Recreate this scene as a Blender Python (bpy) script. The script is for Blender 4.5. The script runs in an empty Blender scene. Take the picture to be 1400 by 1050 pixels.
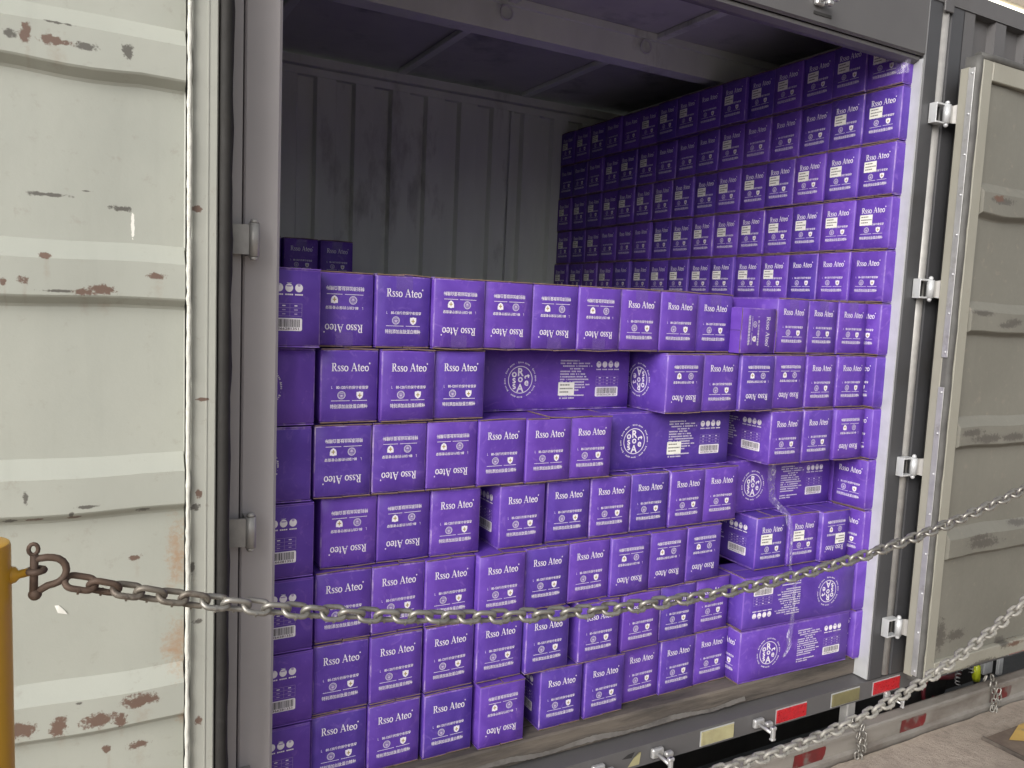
import bpy, bmesh, math, random
from mathutils import Matrix, Vector
R = math.radians
random.seed(7)
sc = bpy.context.scene
col = sc.collection
ZO = 1.65                      # design heights are measured from eye level; the dock floor is z = 0

# ------------------------------------------------------------------ camera
cam_d = bpy.data.cameras.new('camera'); cam = bpy.data.objects.new('camera', cam_d); col.objects.link(cam)
cam_d.sensor_width = 36.0; cam_d.sensor_fit = 'HORIZONTAL'; cam_d.lens = 1092.5186 / 1400 * 36.0
cam_d.clip_start = 0.05; cam_d.clip_end = 2000
rt = Vector((0.876898931860009, -0.47868185539945185, 0.04372578889069556))
dn = Vector((-0.008763971570965971, -0.10687428209620617, -0.9942339164546359))
fw = Vector((0.4805948981263521, 0.8714594477873074, -0.0979130979857265))
m3 = Matrix((rt, -dn, -fw)).transposed()
cam.matrix_world = Matrix.Translation((0, 0, ZO)) @ m3.to_4x4()
sc.camera = cam

# ------------------------------------------------------------------ light
SUN_AZ = (-0.82, -0.57)       # towards the sun
SUN_EL = 27.0
world = bpy.data.worlds.new('World'); sc.world = world; world.use_nodes = True
wn = world.node_tree; bg = wn.nodes['Background']
sky = wn.nodes.new('ShaderNodeTexSky'); sky.sky_type = 'NISHITA'; sky.sun_disc = False
sky.sun_elevation = R(SUN_EL); sky.sun_rotation = math.atan2(SUN_AZ[0], SUN_AZ[1])
sky.dust_density = 4.0; sky.air_density = 1.0; sky.ozone_density = 1.0
hs = wn.nodes.new('ShaderNodeHueSaturation'); hs.inputs['Saturation'].default_value = 0.22
wn.links.new(sky.outputs[0], hs.inputs['Color']); wn.links.new(hs.outputs[0], bg.inputs['Color'])
bg.inputs['Strength'].default_value = 0.102
sun_d = bpy.data.lights.new('sun', 'SUN'); sun_d.energy = 1.5; sun_d.angle = R(36); sun_d.color = (1.0, 0.972, 0.93)
sun = bpy.data.objects.new('sun', sun_d); col.objects.link(sun)
sd = Vector((SUN_AZ[0] * math.cos(R(SUN_EL)), SUN_AZ[1] * math.cos(R(SUN_EL)), math.sin(R(SUN_EL)))).normalized()
sun.rotation_euler = sd.to_track_quat('Z', 'Y').to_euler(); sun.location = (-6, -6, 8)
sc.view_settings.view_transform = 'Standard'; sc.view_settings.look = 'None'
sc.view_settings.gamma = 1.0; sc.view_settings.use_curve_mapping = False
sc.view_settings.exposure = 0.66

# ------------------------------------------------------------------ materials
class NT:
    def __init__(s, name):
        s.m = bpy.data.materials.new(name); s.m.use_nodes = True
        s.t = s.m.node_tree; s.b = s.t.nodes['Principled BSDF']
    def n(s, typ, **kw):
        o = s.t.nodes.new(typ)
        for k, v in kw.items():
            if k.startswith('i_'):
                key = k[2:]
                o.inputs[int(key) if key.isdigit() else key].default_value = v
            else: setattr(o, k, v)
        return o
    def l(s, a, b): s.t.links.new(a, b)
    def math(s, op, a, b=None, c=None):
        o = s.n('ShaderNodeMath', operation=op)
        for i, v in enumerate((a, b, c)):
            if v is None: continue
            if isinstance(v, (int, float)): o.inputs[i].default_value = v
            else: s.l(v, o.inputs[i])
        return o.outputs[0]
    def mix(s, fac, a, b):
        o = s.n('ShaderNodeMix', data_type='RGBA')
        if isinstance(fac, (int, float)): o.inputs[0].default_value = fac
        else: s.l(fac, o.inputs[0])
        for i, v in ((6, a), (7, b)):
            if isinstance(v, tuple): o.inputs[i].default_value = (*v, 1) if len(v) == 3 else v
            else: s.l(v, o.inputs[i])
        return o.outputs[2]
    def coord(s, scale=(1, 1, 1), rand=False):
        tc = s.n('ShaderNodeTexCoord'); out = tc.outputs['Object']
        if rand:
            oi = s.n('ShaderNodeObjectInfo')
            v = s.n('ShaderNodeVectorMath', operation='SCALE'); v.inputs[0].default_value = (13.1, 7.7, 21.3); s.l(oi.outputs['Random'], v.inputs['Scale'])
            a = s.n('ShaderNodeVectorMath', operation='ADD'); s.l(out, a.inputs[0]); s.l(v.outputs[0], a.inputs[1]); out = a.outputs[0]
        if scale != (1, 1, 1):
            mp = s.n('ShaderNodeMapping'); mp.inputs['Scale'].default_value = scale; s.l(out, mp.inputs['Vector']); out = mp.outputs[0]
        return out
    def noise(s, co, scale, detail=4, rough=.55, dist=0):
        o = s.n('ShaderNodeTexNoise', i_Scale=scale, i_Detail=detail, i_Roughness=rough, i_Distortion=dist); s.l(co, o.inputs['Vector']); return o.outputs['Fac']
    def ramp(s, fac, lo, hi):
        o = s.n('ShaderNodeMapRange', clamp=True); o.inputs[1].default_value = lo; o.inputs[2].default_value = hi
        s.l(fac, o.inputs[0]); return o.outputs[0]
    def bump(s, h, strength=.2, dist=.002):
        o = s.n('ShaderNodeBump'); o.inputs['Strength'].default_value = strength; o.inputs['Distance'].default_value = dist
        s.l(h, o.inputs['Height']); s.l(o.outputs[0], s.b.inputs['Normal'])
    def base(s, v):
        if isinstance(v, tuple): s.b.inputs['Base Color'].default_value = (*v, 1)
        else: s.l(v, s.b.inputs['Base Color'])
    def set(s, **kw):
        for k, v in kw.items():
            k = k.replace('_', ' ')
            if isinstance(v, (int, float)): s.b.inputs[k].default_value = v
            else: s.l(v, s.b.inputs[k])

def simple(name, c1, c2=None, scale=6, rough=.6, metal=0, bump=.1, bscale=40, rand=False, dirt=None, dscale=3, dlo=.55, dhi=.75, bdist=.002, stretch=(1, 1, 1), spec=.5):
    t = NT(name); co = t.coord(stretch, rand)
    c = t.mix(t.ramp(t.noise(co, scale, 5), .3, .7), c1, c2 or tuple(x * .8 for x in c1))
    if dirt:
        c = t.mix(t.ramp(t.noise(co, dscale, 8, .65), dlo, dhi), c, dirt)
    t.base(c)
    r = t.noise(co, scale * 2.3, 3)
    t.set(Roughness=t.math('ADD', t.math('MULTIPLY', r, .25), rough - .12), Metallic=metal, Specular_IOR_Level=spec)
    if bump: t.bump(t.noise(co, bscale, 4), bump, bdist)
    return t.m

PUR, PUR2 = (.088, .038, .300), (.116, .053, .358)
def carton_mat():
    t = NT('purple_carton'); co = t.coord((1, 1, 1), True)
    oi = t.n('ShaderNodeObjectInfo')
    sw = t.noise(co, 9, 3, .5, 1.8)
    c = t.mix(t.ramp(sw, .38, .72), PUR, PUR2)
    rub = t.math('MULTIPLY', t.ramp(t.noise(co, 16, 5, .6, 2.5), .58, .69), .5)
    c = t.mix(rub, c, (.185, .10, .42))
    c = t.mix(t.math('MULTIPLY', t.ramp(t.noise(t.coord((1, 1, .25), True), 42, 6, .75, .4), .62, .74), .30), c, (.30, .20, .48))
    c = t.mix(t.math('MULTIPLY', t.ramp(t.noise(co, 5, 4, .6), .45, .75), .40), c, (.070, .025, .235))
    hv = t.n('ShaderNodeHueSaturation'); t.l(c, hv.inputs['Color'])
    t.l(t.math('ADD', t.math('MULTIPLY', oi.outputs['Random'], .22), .90), hv.inputs['Value'])
    t.l(t.math('ADD', t.math('MULTIPLY', oi.outputs['Random'], .012), .494), hv.inputs['Hue'])
    t.base(hv.outputs[0])
    t.set(Roughness=t.math('ADD', t.math('MULTIPLY', sw, .3), .34), Specular_IOR_Level=.35)
    fl = t.n('ShaderNodeTexWave', wave_type='BANDS', bands_direction='X'); fl.inputs['Scale'].default_value = 55; fl.inputs['Distortion'].default_value = .6
    t.l(co, fl.inputs['Vector'])
    h = t.math('ADD', t.math('MULTIPLY', fl.outputs['Fac'], .06), t.noise(co, 14, 3, .5, .8))
    t.bump(h, .35, .0035)
    return t.m
def edge_mat():
    t = NT('rubbed_carton_edge'); co = t.coord((1, 1, 1), True)
    oi = t.n('ShaderNodeObjectInfo'); rnd_ = t.math('FRACT', t.math('MULTIPLY', oi.outputs['Random'], 37.0))
    wear = t.math('MULTIPLY', t.ramp(t.noise(t.coord((1, 1, .5), True), 30, 5, .7), .48, .72), t.ramp(rnd_, .1, 1.2))
    c = t.mix(wear, (.145, .065, .385), (.58, .48, .60)); t.base(c); t.set(Roughness=.55); return t.m
M = {}
M['carton'] = carton_mat(); M['edge'] = edge_mat()
M['kraft'] = simple('brown_cardboard_edge', (.24, .16, .11), (.14, .09, .07), 60, .9, rand=True)
M['white'] = simple('white_print', (.80, .77, .80), (.70, .66, .74), 50, .55, bump=0)
M['lilac'] = simple('pale_lilac_print', (.42, .33, .58), None, 50, .55, bump=0)
M['gold'] = simple('gold_print', (.36, .29, .10), None, 50, .5, bump=0)
M['black'] = simple('black_print', (.03, .03, .035), None, 50, .6, bump=0)
M['paper'] = simple('white_paper_sticker', (.80, .79, .73), (.72, .71, .65), 40, .6, bump=.05, rand=True)
def tape_mat(name, a, alpha, bd):
    t = NT(name); co = t.coord((1, 1, .18), True)
    if alpha is None: alpha = t.math('ADD', t.math('MULTIPLY', t.ramp(t.noise(co, 90, 3, .6, .6), .52, .68), .55), .10)  # uneven opacity paints whitish glint streaks onto the film
    t.base(a); t.set(Roughness=.16, Alpha=alpha, Specular_IOR_Level=.8)
    t.bump(t.noise(co, 60, 3, .5, 1), .8, bd); return t.m
M['tape'] = tape_mat('clear_packing_tape', (.25, .16, .48), .22, .0012)
M['film'] = tape_mat('clear_plastic_film', (.62, .58, .74), None, .004)
M['grey'] = simple('grey_container_paint', (.106, .102, .103), (.088, .085, .087), 3, .45, dirt=(.070, .066, .062), dscale=2.2, dlo=.58, dhi=.85, bump=.08, bscale=12, bdist=.004)
M['grey_shaded'] = simple('container_paint_shaded', (.060, .060, .064), (.048, .048, .052), 3, .42, dirt=(.04, .038, .036), bump=.08, bscale=12, bdist=.004)  # same container paint, its colour darkened for the shaded right post
M['grey_lit'] = simple('container_paint_lit', (.43, .405, .41), (.38, .36, .365), 3, .5, dirt=(.32, .30, .295), dscale=2.2, dlo=.58, dhi=.85, bump=.08, bscale=12, bdist=.004)  # same container paint, its colour lightened for the brighter left post
M['grey_in'] = simple('grey_container_interior_paint', (.64, .68, .62), (.53, .565, .52), 4, .55, dirt=(.17, .165, .15), dscale=3.5, dlo=.6, dhi=.8, bump=.12, bscale=10, bdist=.004, stretch=(1, 1, .35))
M['roof'] = simple('dark_roof_sheet', (.46, .475, .445), (.39, .405, .385), 5, .6, dirt=(.17, .18, .17), bump=.1, bscale=8)
M['bare'] = simple('bare_worn_steel', (.56, .57, .58), (.47, .48, .49), 12, .38, metal=.25, dirt=(.26, .23, .20), dscale=9, dlo=.62, dhi=.8, bump=.15, bscale=60)
M['galv'] = simple('galvanised_steel', (.55, .55, .54), (.42, .42, .42), 20, .42, metal=.6, dirt=(.28, .26, .23), dscale=12, bump=.1, bscale=80)
M['sill'] = simple('worn_floor_edge', (.150, .126, .102), (.078, .066, .058), 9, .85, dirt=(.042, .036, .032), dscale=7, dlo=.47, dhi=.64, bump=.7, bscale=26, bdist=.005, stretch=(.3, 1, 2.6))
M['guard'] = simple('weathered_guard_steel', (.27, .25, .225), (.20, .185, .165), 9, .6, metal=.2, dirt=(.11, .085, .07), dscale=6, dlo=.5, dhi=.75, bump=.25, bscale=50, stretch=(.4, 1, 1))
M['torn'] = simple('peeling_grey_coating', (.135, .125, .115), (.10, .09, .082), 14, .7, dirt=(.05, .044, .04), dscale=9, dlo=.5, dhi=.7, bump=.3)
M['rubber'] = simple('black_rubber_gasket', (.014, .013, .012), (.022, .020, .018), 14, .75, dirt=(.045, .042, .038), dscale=10, dlo=.6, dhi=.8, bump=.3, bscale=25, bdist=.004)
M['rubber_dusty'] = simple('dusty_rubber_gasket', (.10, .098, .092), (.06, .058, .055), 14, .6, bump=.3, bscale=25, bdist=.004)
M['caulk'] = simple('white_caulk_bead', (.64, .64, .58), (.54, .54, .49), 30, .75, bump=.5, bscale=70, bdist=.006)
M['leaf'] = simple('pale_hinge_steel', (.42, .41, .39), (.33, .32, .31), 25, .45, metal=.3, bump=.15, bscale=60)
M['red'] = simple('red_reflector', (.50, .012, .02), (.30, .012, .018), 60, .3, bump=.35, bscale=320, bdist=.001, dirt=(.20, .045, .04), dscale=30, dlo=.58, dhi=.75)
M['oldred'] = simple('worn_red_reflector', (.15, .010, .012), (.09, .015, .015), 12, .45, dirt=(.13, .10, .09), dscale=14, dlo=.5, dhi=.62)
M['ivory'] = simple('faded_yellow_reflector', (.42, .39, .22), (.30, .27, .15), 14, .35, dirt=(.20, .18, .11), dscale=8, bump=.2, bscale=80)
M['ivory_dark'] = simple('dirty_yellow_reflector', (.20, .18, .085), (.13, .115, .06), 14, .35, bump=.2, bscale=80)
M['chain'] = simple('dull_steel_chain', (.36, .345, .315), (.23, .22, .20), 25, .45, metal=.7, dirt=(.15, .11, .08), dscale=30, dlo=.58, dhi=.72, bump=.3, bscale=120, bdist=.001, rand=True)
M['chain_dust'] = simple('dusty_galvanised_chain', (.36, .345, .31), (.25, .24, .215), 25, .6, metal=.35, dirt=(.15, .135, .115), dscale=25, bump=.3, bscale=120, bdist=.001, rand=True)
M['rusty'] = simple('rusty_steel', (.085, .058, .045), (.13, .085, .06), 30, .7, metal=.35, dirt=(.05, .035, .028), dscale=30, bump=.5, bscale=120, bdist=.001, rand=True)
M['yellow'] = simple('scuffed_yellow_paint', (.60, .33, .022), (.50, .26, .018), 5, .38, dirt=(.20, .13, .05), dscale=11, dlo=.64, dhi=.72, bump=.12, bscale=30, stretch=(1, 1, .5))
M['dark'] = simple('dark_chassis_paint', (.018, .018, .019), (.03, .028, .027), 8, .7)
M['tank'] = simple('black_tank_paint', (.022, .023, .025), (.035, .034, .034), 8, .5)
M['maroon'] = simple('maroon_hose', (.16, .02, .03), (.10, .018, .025), 12, .5)
M['lime'] = simple('lime_yellow_grip', (.55, .62, .03), None, 12, .4)
M['asphalt'] = simple('dark_asphalt', (.05, .05, .05), (.035, .035, .035), 3, .9, bump=.6, bscale=60, bdist=.01)
M['canopy'] = simple('beige_canopy_sheet', (.42, .36, .29), (.36, .31, .25), 1, .7)
def lamp_mat():
    t = NT('lit_tube'); t.base((.9, .9, .8)); t.b.inputs['Emission Color'].default_value = (1, .98, .80, 1); t.set(Emission_Strength=1.6); return t.m
M['tube'] = lamp_mat()
def concrete():
    t = NT('dock_concrete'); co = t.coord()
    c = t.mix(t.ramp(t.noise(co, 1.6, 6), .3, .7), (.40, .335, .275), (.31, .26, .215))
    c = t.mix(t.math('MULTIPLY', t.ramp(t.noise(co, 14, 8, .7), .48, .72), .75), c, (.19, .155, .13))
    c = t.mix(t.math('MULTIPLY', t.ramp(t.noise(t.coord((1, 6, 1)), 5, 6, .6), .62, .72), .4), c, (.42, .37, .32))
    t.base(c); t.set(Roughness=.85)
    t.bump(t.math('ADD', t.noise(co, 45, 9, .75), t.noise(co, 5, 5)), .8, .010); return t.m
M['concrete'] = concrete()
def steel_plate():
    t = NT('painted_dock_plate'); co = t.coord()
    t.base(t.mix(t.ramp(t.noise(co, 9, 6, .7), .35, .65), (.22, .17, .13), (.14, .105, .085))); t.set(Roughness=.7, Metallic=.15)
    t.bump(t.noise(co, 40, 6), .4, .003); return t.m
M['plate'] = steel_plate()
M['stripe'] = simple('worn_yellow_floor_paint', (.55, .36, .10), (.48, .31, .09), 8, .75, dirt=(.24, .18, .12), dscale=14, dlo=.5, dhi=.68, bump=.3, bscale=50)

DOOR_L = [(-0.102, 0.47, 0.0106, 0.008, 1), (-0.076, 0.477, 0.0084, 0.0188, 0), (-0.027, 0.471, 0.0273, 0.0082, 0), (0.029, 0.47, 0.0179, 0.007, 1), (0.101, 0.474, 0.0093, 0.0142, 1), (-0.02, 0.506, 0.0223, 0.0027, 1), (-0.05, 0.058, 0.01, 0.0057, 0), (0.016, -0.012, 0.017, 0.0059, 0), (0.052, -0.005, 0.0241, 0.0104, 0), (-0.087, 0.008, 0.0086, 0.0071, 0), (-0.12, 0.002, 0.0048, 0.007, 0), (0.155, 0.028, 0.017, 0.0061, 0), (-0.026, -0.011, 0.0256, 0.0029, 1), (-0.042, 0.179, 0.0376, 0.0042, 1), (0.025, 0.193, 0.0104, 0.0014, 1), (0.093, 0.165, 0.019, 0.0058, 1), (-0.103, -0.916, 0.0258, 0.0158, 0), (-0.035, -0.923, 0.0161, 0.0193, 0), (0.04, -0.924, 0.0309, 0.0148, 0), (0.082, -0.93, 0.0129, 0.015, 0), (0.121, -0.895, 0.0323, 0.0134, 0), (0.056, -1.009, 0.0085, 0.0083, 0), (0.118, -1.012, 0.0191, 0.0085, 0), (0.003, -0.878, 0.0068, 0.0032, 1), (0.129, -0.473, 0.0115, 0.0064, 1), (0.02, -0.454, 0.0161, 0.0031, 1), (-0.004, -0.478, 0.0133, 0.0031, 0), (-0.069, -0.476, 0.0153, 0.003, 0), (-0.117, -0.476, 0.0124, 0.006, 1), (-0.008, -0.47, 0.0053, 0.0062, 1), (-0.087, -0.432, 0.005, 0.012, 1), (0.113, -0.582, 0.0114, 0.0065, 0), (0.111, 0.13, 0.0027, 0.0268, 2),
          (0.198, -0.585, 0.0212, 0.0838, 3), (0.202, -0.797, 0.03, 0.060, 3), (0.21, -0.963, 0.0155, 0.021, 3)]
DOOR_S = [(0.232, 0.176, 0.0088, 0.0061, 0), (0.241, -0.447, 0.0061, 0.0099, 0), (0.246, -0.235, 0.0136, 0.0032, 0), (0.233, -0.476, 0.0107, 0.0066, 1), (0.239, -0.739, 0.0093, 0.0051, 1), (0.228, -0.611, 0.0046, 0.0134, 1), (0.243, -0.974, 0.0063, 0.0088, 0)]
DOOR_R = [(3.125, 0.479, 0.0669, 0.0136, 1), (3.1, 0.485, 0.0283, 0.0108, 0), (3.081, 0.05, 0.0669, 0.0112, 1), (3.235, 0.006, 0.05, 0.0115, 1), (3.282, 0.022, 0.0405, 0.0145, 1), (3.088, -0.419, 0.0681, 0.0146, 1), (3.19, -0.446, 0.0907, 0.0179, 1), (3.367, -0.445, 0.0849, 0.0153, 1), (3.489, -0.818, 0.0553, 0.0128, 1), (3.21, -0.852, 0.0716, 0.0124, 1), (3.239, -0.876, 0.1038, 0.0187, 1), (3.561, -1.358, 0.0574, 0.0102, 0), (3.33, -1.408, 0.1084, 0.0165, 1), (3.477, -1.344, 0.0335, 0.0201, 1), (3.05, -1.25, .03, .06, 1), (3.15, -1.26, .06, .02, 1)]
def door_mat(name, patches, c1, c2, wear):
    t = NT(name); co = t.coord()
    sep = t.n('ShaderNodeSeparateXYZ'); t.l(co, sep.inputs[0])
    X, Z = sep.outputs[0], sep.outputs[2]
    c = t.mix(t.ramp(t.noise(co, 2.5, 5), .3, .7), c1, c2)
    c = t.mix(t.math('MULTIPLY', t.ramp(t.noise(t.coord((9, 1, .7)), 3, 5, .6), .55, .75), .13), c, tuple(x * .62 for x in c1))   # drip streaks
    c = t.mix(t.math('MULTIPLY', t.ramp(t.noise(co, 26, 8, .75), .585, .68), wear), c, (.25, .22, .18))
    fine = t.noise(co, 110, 5, .7)
    broad = t.noise(co, 38, 4, .7)
    jit = t.math('ADD', t.math('MULTIPLY', fine, 1.7), t.math('MULTIPLY', broad, 1.6))
    for kind, colr, soft in ((4, (.27, .20, .14), 1.3), (3, (.36, .20, .10), .9), (1, (.085, .078, .068), .30), (0, (.125, .068, .048), .26), (2, (.82, .80, .74), .1)):
        acc = None
        for (x, z, a, b, k) in patches:
            if k != kind: continue
            dx = t.math('MULTIPLY', t.math('SUBTRACT', X, x), 1 / (a * 1.4)); dz = t.math('MULTIPLY', t.math('SUBTRACT', Z, z), 1 / (b * 1.4))
            d = t.math('SQRT', t.math('ADD', t.math('MULTIPLY', dx, dx), t.math('MULTIPLY', dz, dz)))
            acc = d if acc is None else t.math('MINIMUM', acc, d)
        if acc is None: continue
        v = t.math('ADD', acc, jit)
        f = t.n('ShaderNodeMapRange', clamp=True); t.l(v, f.inputs[0])
        hi = 2.5
        f.inputs[1].default_value = hi; f.inputs[2].default_value = hi - soft
        c = t.mix(t.math('MULTIPLY', f.outputs[0], .9 if kind < 3 else .7 if kind == 3 else .4), c, colr)
    t.base(c); t.set(Roughness=t.math('ADD', t.math('MULTIPLY', broad, .25), .38))
    t.bump(t.math('ADD', t.noise(co, 7, 4), t.math('MULTIPLY', broad, .25)), .35, .006)
    return t.m
DOOR_L += [(x + .004, z - b * 1.2 - .018, a * .55, .026, 4) for (x, z, a, b, k) in DOOR_L if k == 0 and b > .005]
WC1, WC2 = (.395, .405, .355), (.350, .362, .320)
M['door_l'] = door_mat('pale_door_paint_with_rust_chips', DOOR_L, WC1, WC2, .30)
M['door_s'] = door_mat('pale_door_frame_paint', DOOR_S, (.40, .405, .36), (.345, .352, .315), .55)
M['door_rs'] = door_mat('grimy_shaded_door_frame_paint', DOOR_R, (.30, .29, .245), (.25, .24, .20), .5)  # door frame paint, grimy and also darkened for the weaker light here
M['door_r'] = door_mat('grimy_shaded_door_paint', DOOR_R, (.178, .172, .146), (.148, .143, .121), .5)  # same paint as the left door, grimy, with shade put into its colour

# ------------------------------------------------------------------ mesh helpers
class MB:
    def __init__(s): s.v = []; s.f = []; s.m = []; s.sm = []
    def add(s, vs, fs, mi=0, smooth=False):
        o = len(s.v); s.v += [tuple(v) for v in vs]
        for f in fs: s.f.append(tuple(o + i for i in f)); s.m.append(mi); s.sm.append(smooth)
        return s
    def box(s, x0, x1, y0, y1, z0, z1, mi=0, bev=0):
        if bev:
            b = min(bev, (x1 - x0) / 2.1, (y1 - y0) / 2.1, (z1 - z0) / 2.1)
            vs = []; idx = {}
            for i, (X, sx) in enumerate(((x0, 1), (x1, -1))):
                for j, (Y, sy) in enumerate(((y0, 1), (y1, -1))):
                    for k, (Z, sz) in enumerate(((z0, 1), (z1, -1))):
                        idx[i, j, k, 0] = len(vs); vs.append((X, Y + sy * b, Z + sz * b))
                        idx[i, j, k, 1] = len(vs); vs.append((X + sx * b, Y, Z + sz * b))
                        idx[i, j, k, 2] = len(vs); vs.append((X + sx * b, Y + sy * b, Z))
            fs = []
            for i in (0, 1):
                q = [idx[i, 0, 0, 0], idx[i, 1, 0, 0], idx[i, 1, 1, 0], idx[i, 0, 1, 0]]; fs.append(q if i else q[::-1])
                q = [idx[0, i, 0, 1], idx[1, i, 0, 1], idx[1, i, 1, 1], idx[0, i, 1, 1]]; fs.append(q[::-1] if i else q)
                q = [idx[0, 0, i, 2], idx[1, 0, i, 2], idx[1, 1, i, 2], idx[0, 1, i, 2]]; fs.append(q if i else q[::-1])
            for i in (0, 1):
                for j in (0, 1):
                    fs.append([idx[i, j, 0, 0], idx[i, j, 1, 0], idx[i, j, 1, 1], idx[i, j, 0, 1]])
                    fs.append([idx[i, 0, j, 0], idx[i, 1, j, 0], idx[i, 1, j, 2], idx[i, 0, j, 2]])
                    fs.append([idx[0, i, j, 1], idx[1, i, j, 1], idx[1, i, j, 2], idx[0, i, j, 2]])
                    for k in (0, 1): fs.append([idx[i, j, k, 0], idx[i, j, k, 1], idx[i, j, k, 2]])
            return s.add(vs, fs, mi)
        vs = [(x0, y0, z0), (x1, y0, z0), (x1, y1, z0), (x0, y1, z0), (x0, y0, z1), (x1, y0, z1), (x1, y1, z1), (x0, y1, z1)]
        return s.add(vs, [(0, 3, 2, 1), (4, 5, 6, 7), (0, 1, 5, 4), (1, 2, 6, 5), (2, 3, 7, 6), (3, 0, 4, 7)], mi)
    def prof_x(s, prof, x0, x1, mi=0, closed=True, cap=True):   # (y,z) profile extruded along x
        n = len(prof); vs = [(x0, y, z) for y, z in prof] + [(x1, y, z) for y, z in prof]
        fs = [(i, (i + 1) % n, n + (i + 1) % n, n + i) for i in range(n if closed else n - 1)]
        if cap and closed: fs += [tuple(range(n - 1, -1, -1)), tuple(range(n, 2 * n))]
        return s.add(vs, fs, mi)
    def prof_z(s, prof, z0, z1, mi=0, closed=True, cap=True):   # (x,y) profile extruded along z
        n = len(prof); vs = [(x, y, z0) for x, y in prof] + [(x, y, z1) for x, y in prof]
        fs = [(i, (i + 1) % n, n + (i + 1) % n, n + i) for i in range(n if closed else n - 1)]
        if cap and closed: fs += [tuple(range(n - 1, -1, -1)), tuple(range(n, 2 * n))]
        return s.add(vs, fs, mi)
    def tube(s, pts, r, n=10, mi=0, closed=False, cap=True):
        pts = [Vector(p) for p in pts]; N = len(pts); rr = r if isinstance(r, (list, tuple)) else [r] * N
        vs = []; up = None
        for i, p in enumerate(pts):
            a = pts[(i - 1) % N] if (closed or i > 0) else p; b = pts[(i + 1) % N] if (closed or i < N - 1) else p
            d = (b - a).normalized()
            if up is None:
                up = Vector((0, 0, 1)) if abs(d.z) < .9 else Vector((0, 1, 0))
            sx = d.cross(up).normalized(); up = sx.cross(d).normalized()
            for k in range(n):
                t = 2 * math.pi * k / n; vs.append(p + (sx * math.cos(t) + up * math.sin(t)) * rr[i])
        fs = []
        for i in range(N if closed else N - 1):
            j = (i + 1) % N
            for k in range(n): fs.append((i * n + k, i * n + (k + 1) % n, j * n + (k + 1) % n, j * n + k))
        s.add(vs, fs, mi, True)
        if cap and not closed:
            o = len(s.v) - len(vs)
            s.f.append(tuple(o + k for k in range(n - 1, -1, -1))); s.m.append(mi); s.sm.append(False)
            s.f.append(tuple(o + (N - 1) * n + k for k in range(n))); s.m.append(mi); s.sm.append(False)
        return s
    def ball(s, c, r, mi=0, n=8):
        pts = [(c[0], c[1], c[2] + r * math.sin(a)) for a in [math.pi * (i / n - .5) for i in range(n + 1)]]
        rs = [max(1e-4, r * math.cos(math.pi * (i / n - .5))) for i in range(n + 1)]
        return s.tube(pts, rs, 10, mi)
    def mesh(s, name, mats):
        me = bpy.data.meshes.new(name); me.from_pydata(s.v, [], s.f)
        for m in (mats if isinstance(mats, (list, tuple)) else [mats]): me.materials.append(m)
        me.polygons.foreach_set('material_index', s.m); me.polygons.foreach_set('use_smooth', s.sm)
        me.update(); return me
    def fix(s, me):
        b = bmesh.new(); b.from_mesh(me); bmesh.ops.recalc_face_normals(b, faces=b.faces); b.to_mesh(me); b.free()
    def build(s, name, mats, parent=None, loc=(0, 0, 0)):
        me = s.mesh(name, mats); s.fix(me)
        return link(name, me, parent, loc)
def link(name, me, parent=None, loc=(0, 0, 0)):
    o = bpy.data.objects.new(name, me); col.objects.link(o); o.location = loc
    if parent is not None: o.parent = parent
    return o
def empty(name, loc=(0, 0, 0)):
    o = bpy.data.objects.new(name, None); col.objects.link(o); o.location = loc; o.empty_display_size = .1; return o
def tag(o, label, cat, group=None):
    o['label'] = label; o['category'] = cat
    if group: o['group'] = group
    return o

# ================================================================== SETTING
def dock():
    rnd = random.Random(3)
    xs = [-30, -8] + [-3 + i * .045 for i in range(200)] + [9, 30]
    b = MB(); top = []; low = []; back = []
    y = 1.868
    for x in xs:
        y += rnd.uniform(-.005, .005); y = min(1.874, max(1.862, y))
        yy = y - (.02 if rnd.random() < .05 else 0)
        top.append((x, yy, -1.65)); low.append((x, 1.876, -1.672)); back.append((x, -25, -1.65))
    n = len(xs); bot = [(x, 1.874, -2.78) for x in xs]
    vs = back + top + low + bot; fs = []
    for i in range(n - 1):
        for k in range(3): fs.append((k * n + i, k * n + i + 1, (k + 1) * n + i + 1, (k + 1) * n + i))
    b.add(vs, fs); o = b.build('dock_floor', M['concrete']); o['kind'] = 'structure'
    g = MB(); g.add([(-400, -400, -2.78), (400, -400, -2.78), (400, 400, -2.78), (-400, 400, -2.78)], [(0, 1, 2, 3)])
    o = g.build('yard_ground', M['asphalt']); o['kind'] = 'structure'
dock()
p = MB(); p.box(3.18, 5.2, -.2, 1.735, -1.648, -1.641, 0, .002); p.box(3.176, 3.184, -.2, 1.737, -1.649, -1.634, 1)
pl = p.build('dock_plate', [M['plate'], M['sill']]); tag(pl, 'brown steel dock plate with worn yellow stripe at lower right corner', 'dock plate')
s_ = MB(); s_.add([(3.259, 1.678, -1.637), (3.318, 1.640, -1.637), (4.10, 1.640, -1.637), (4.0, 1.73, -1.637), (3.42, 1.73, -1.637)], [(0, 1, 2, 3, 4)])
s_.build('painted_stripe', M['stripe'], pl)

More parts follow.
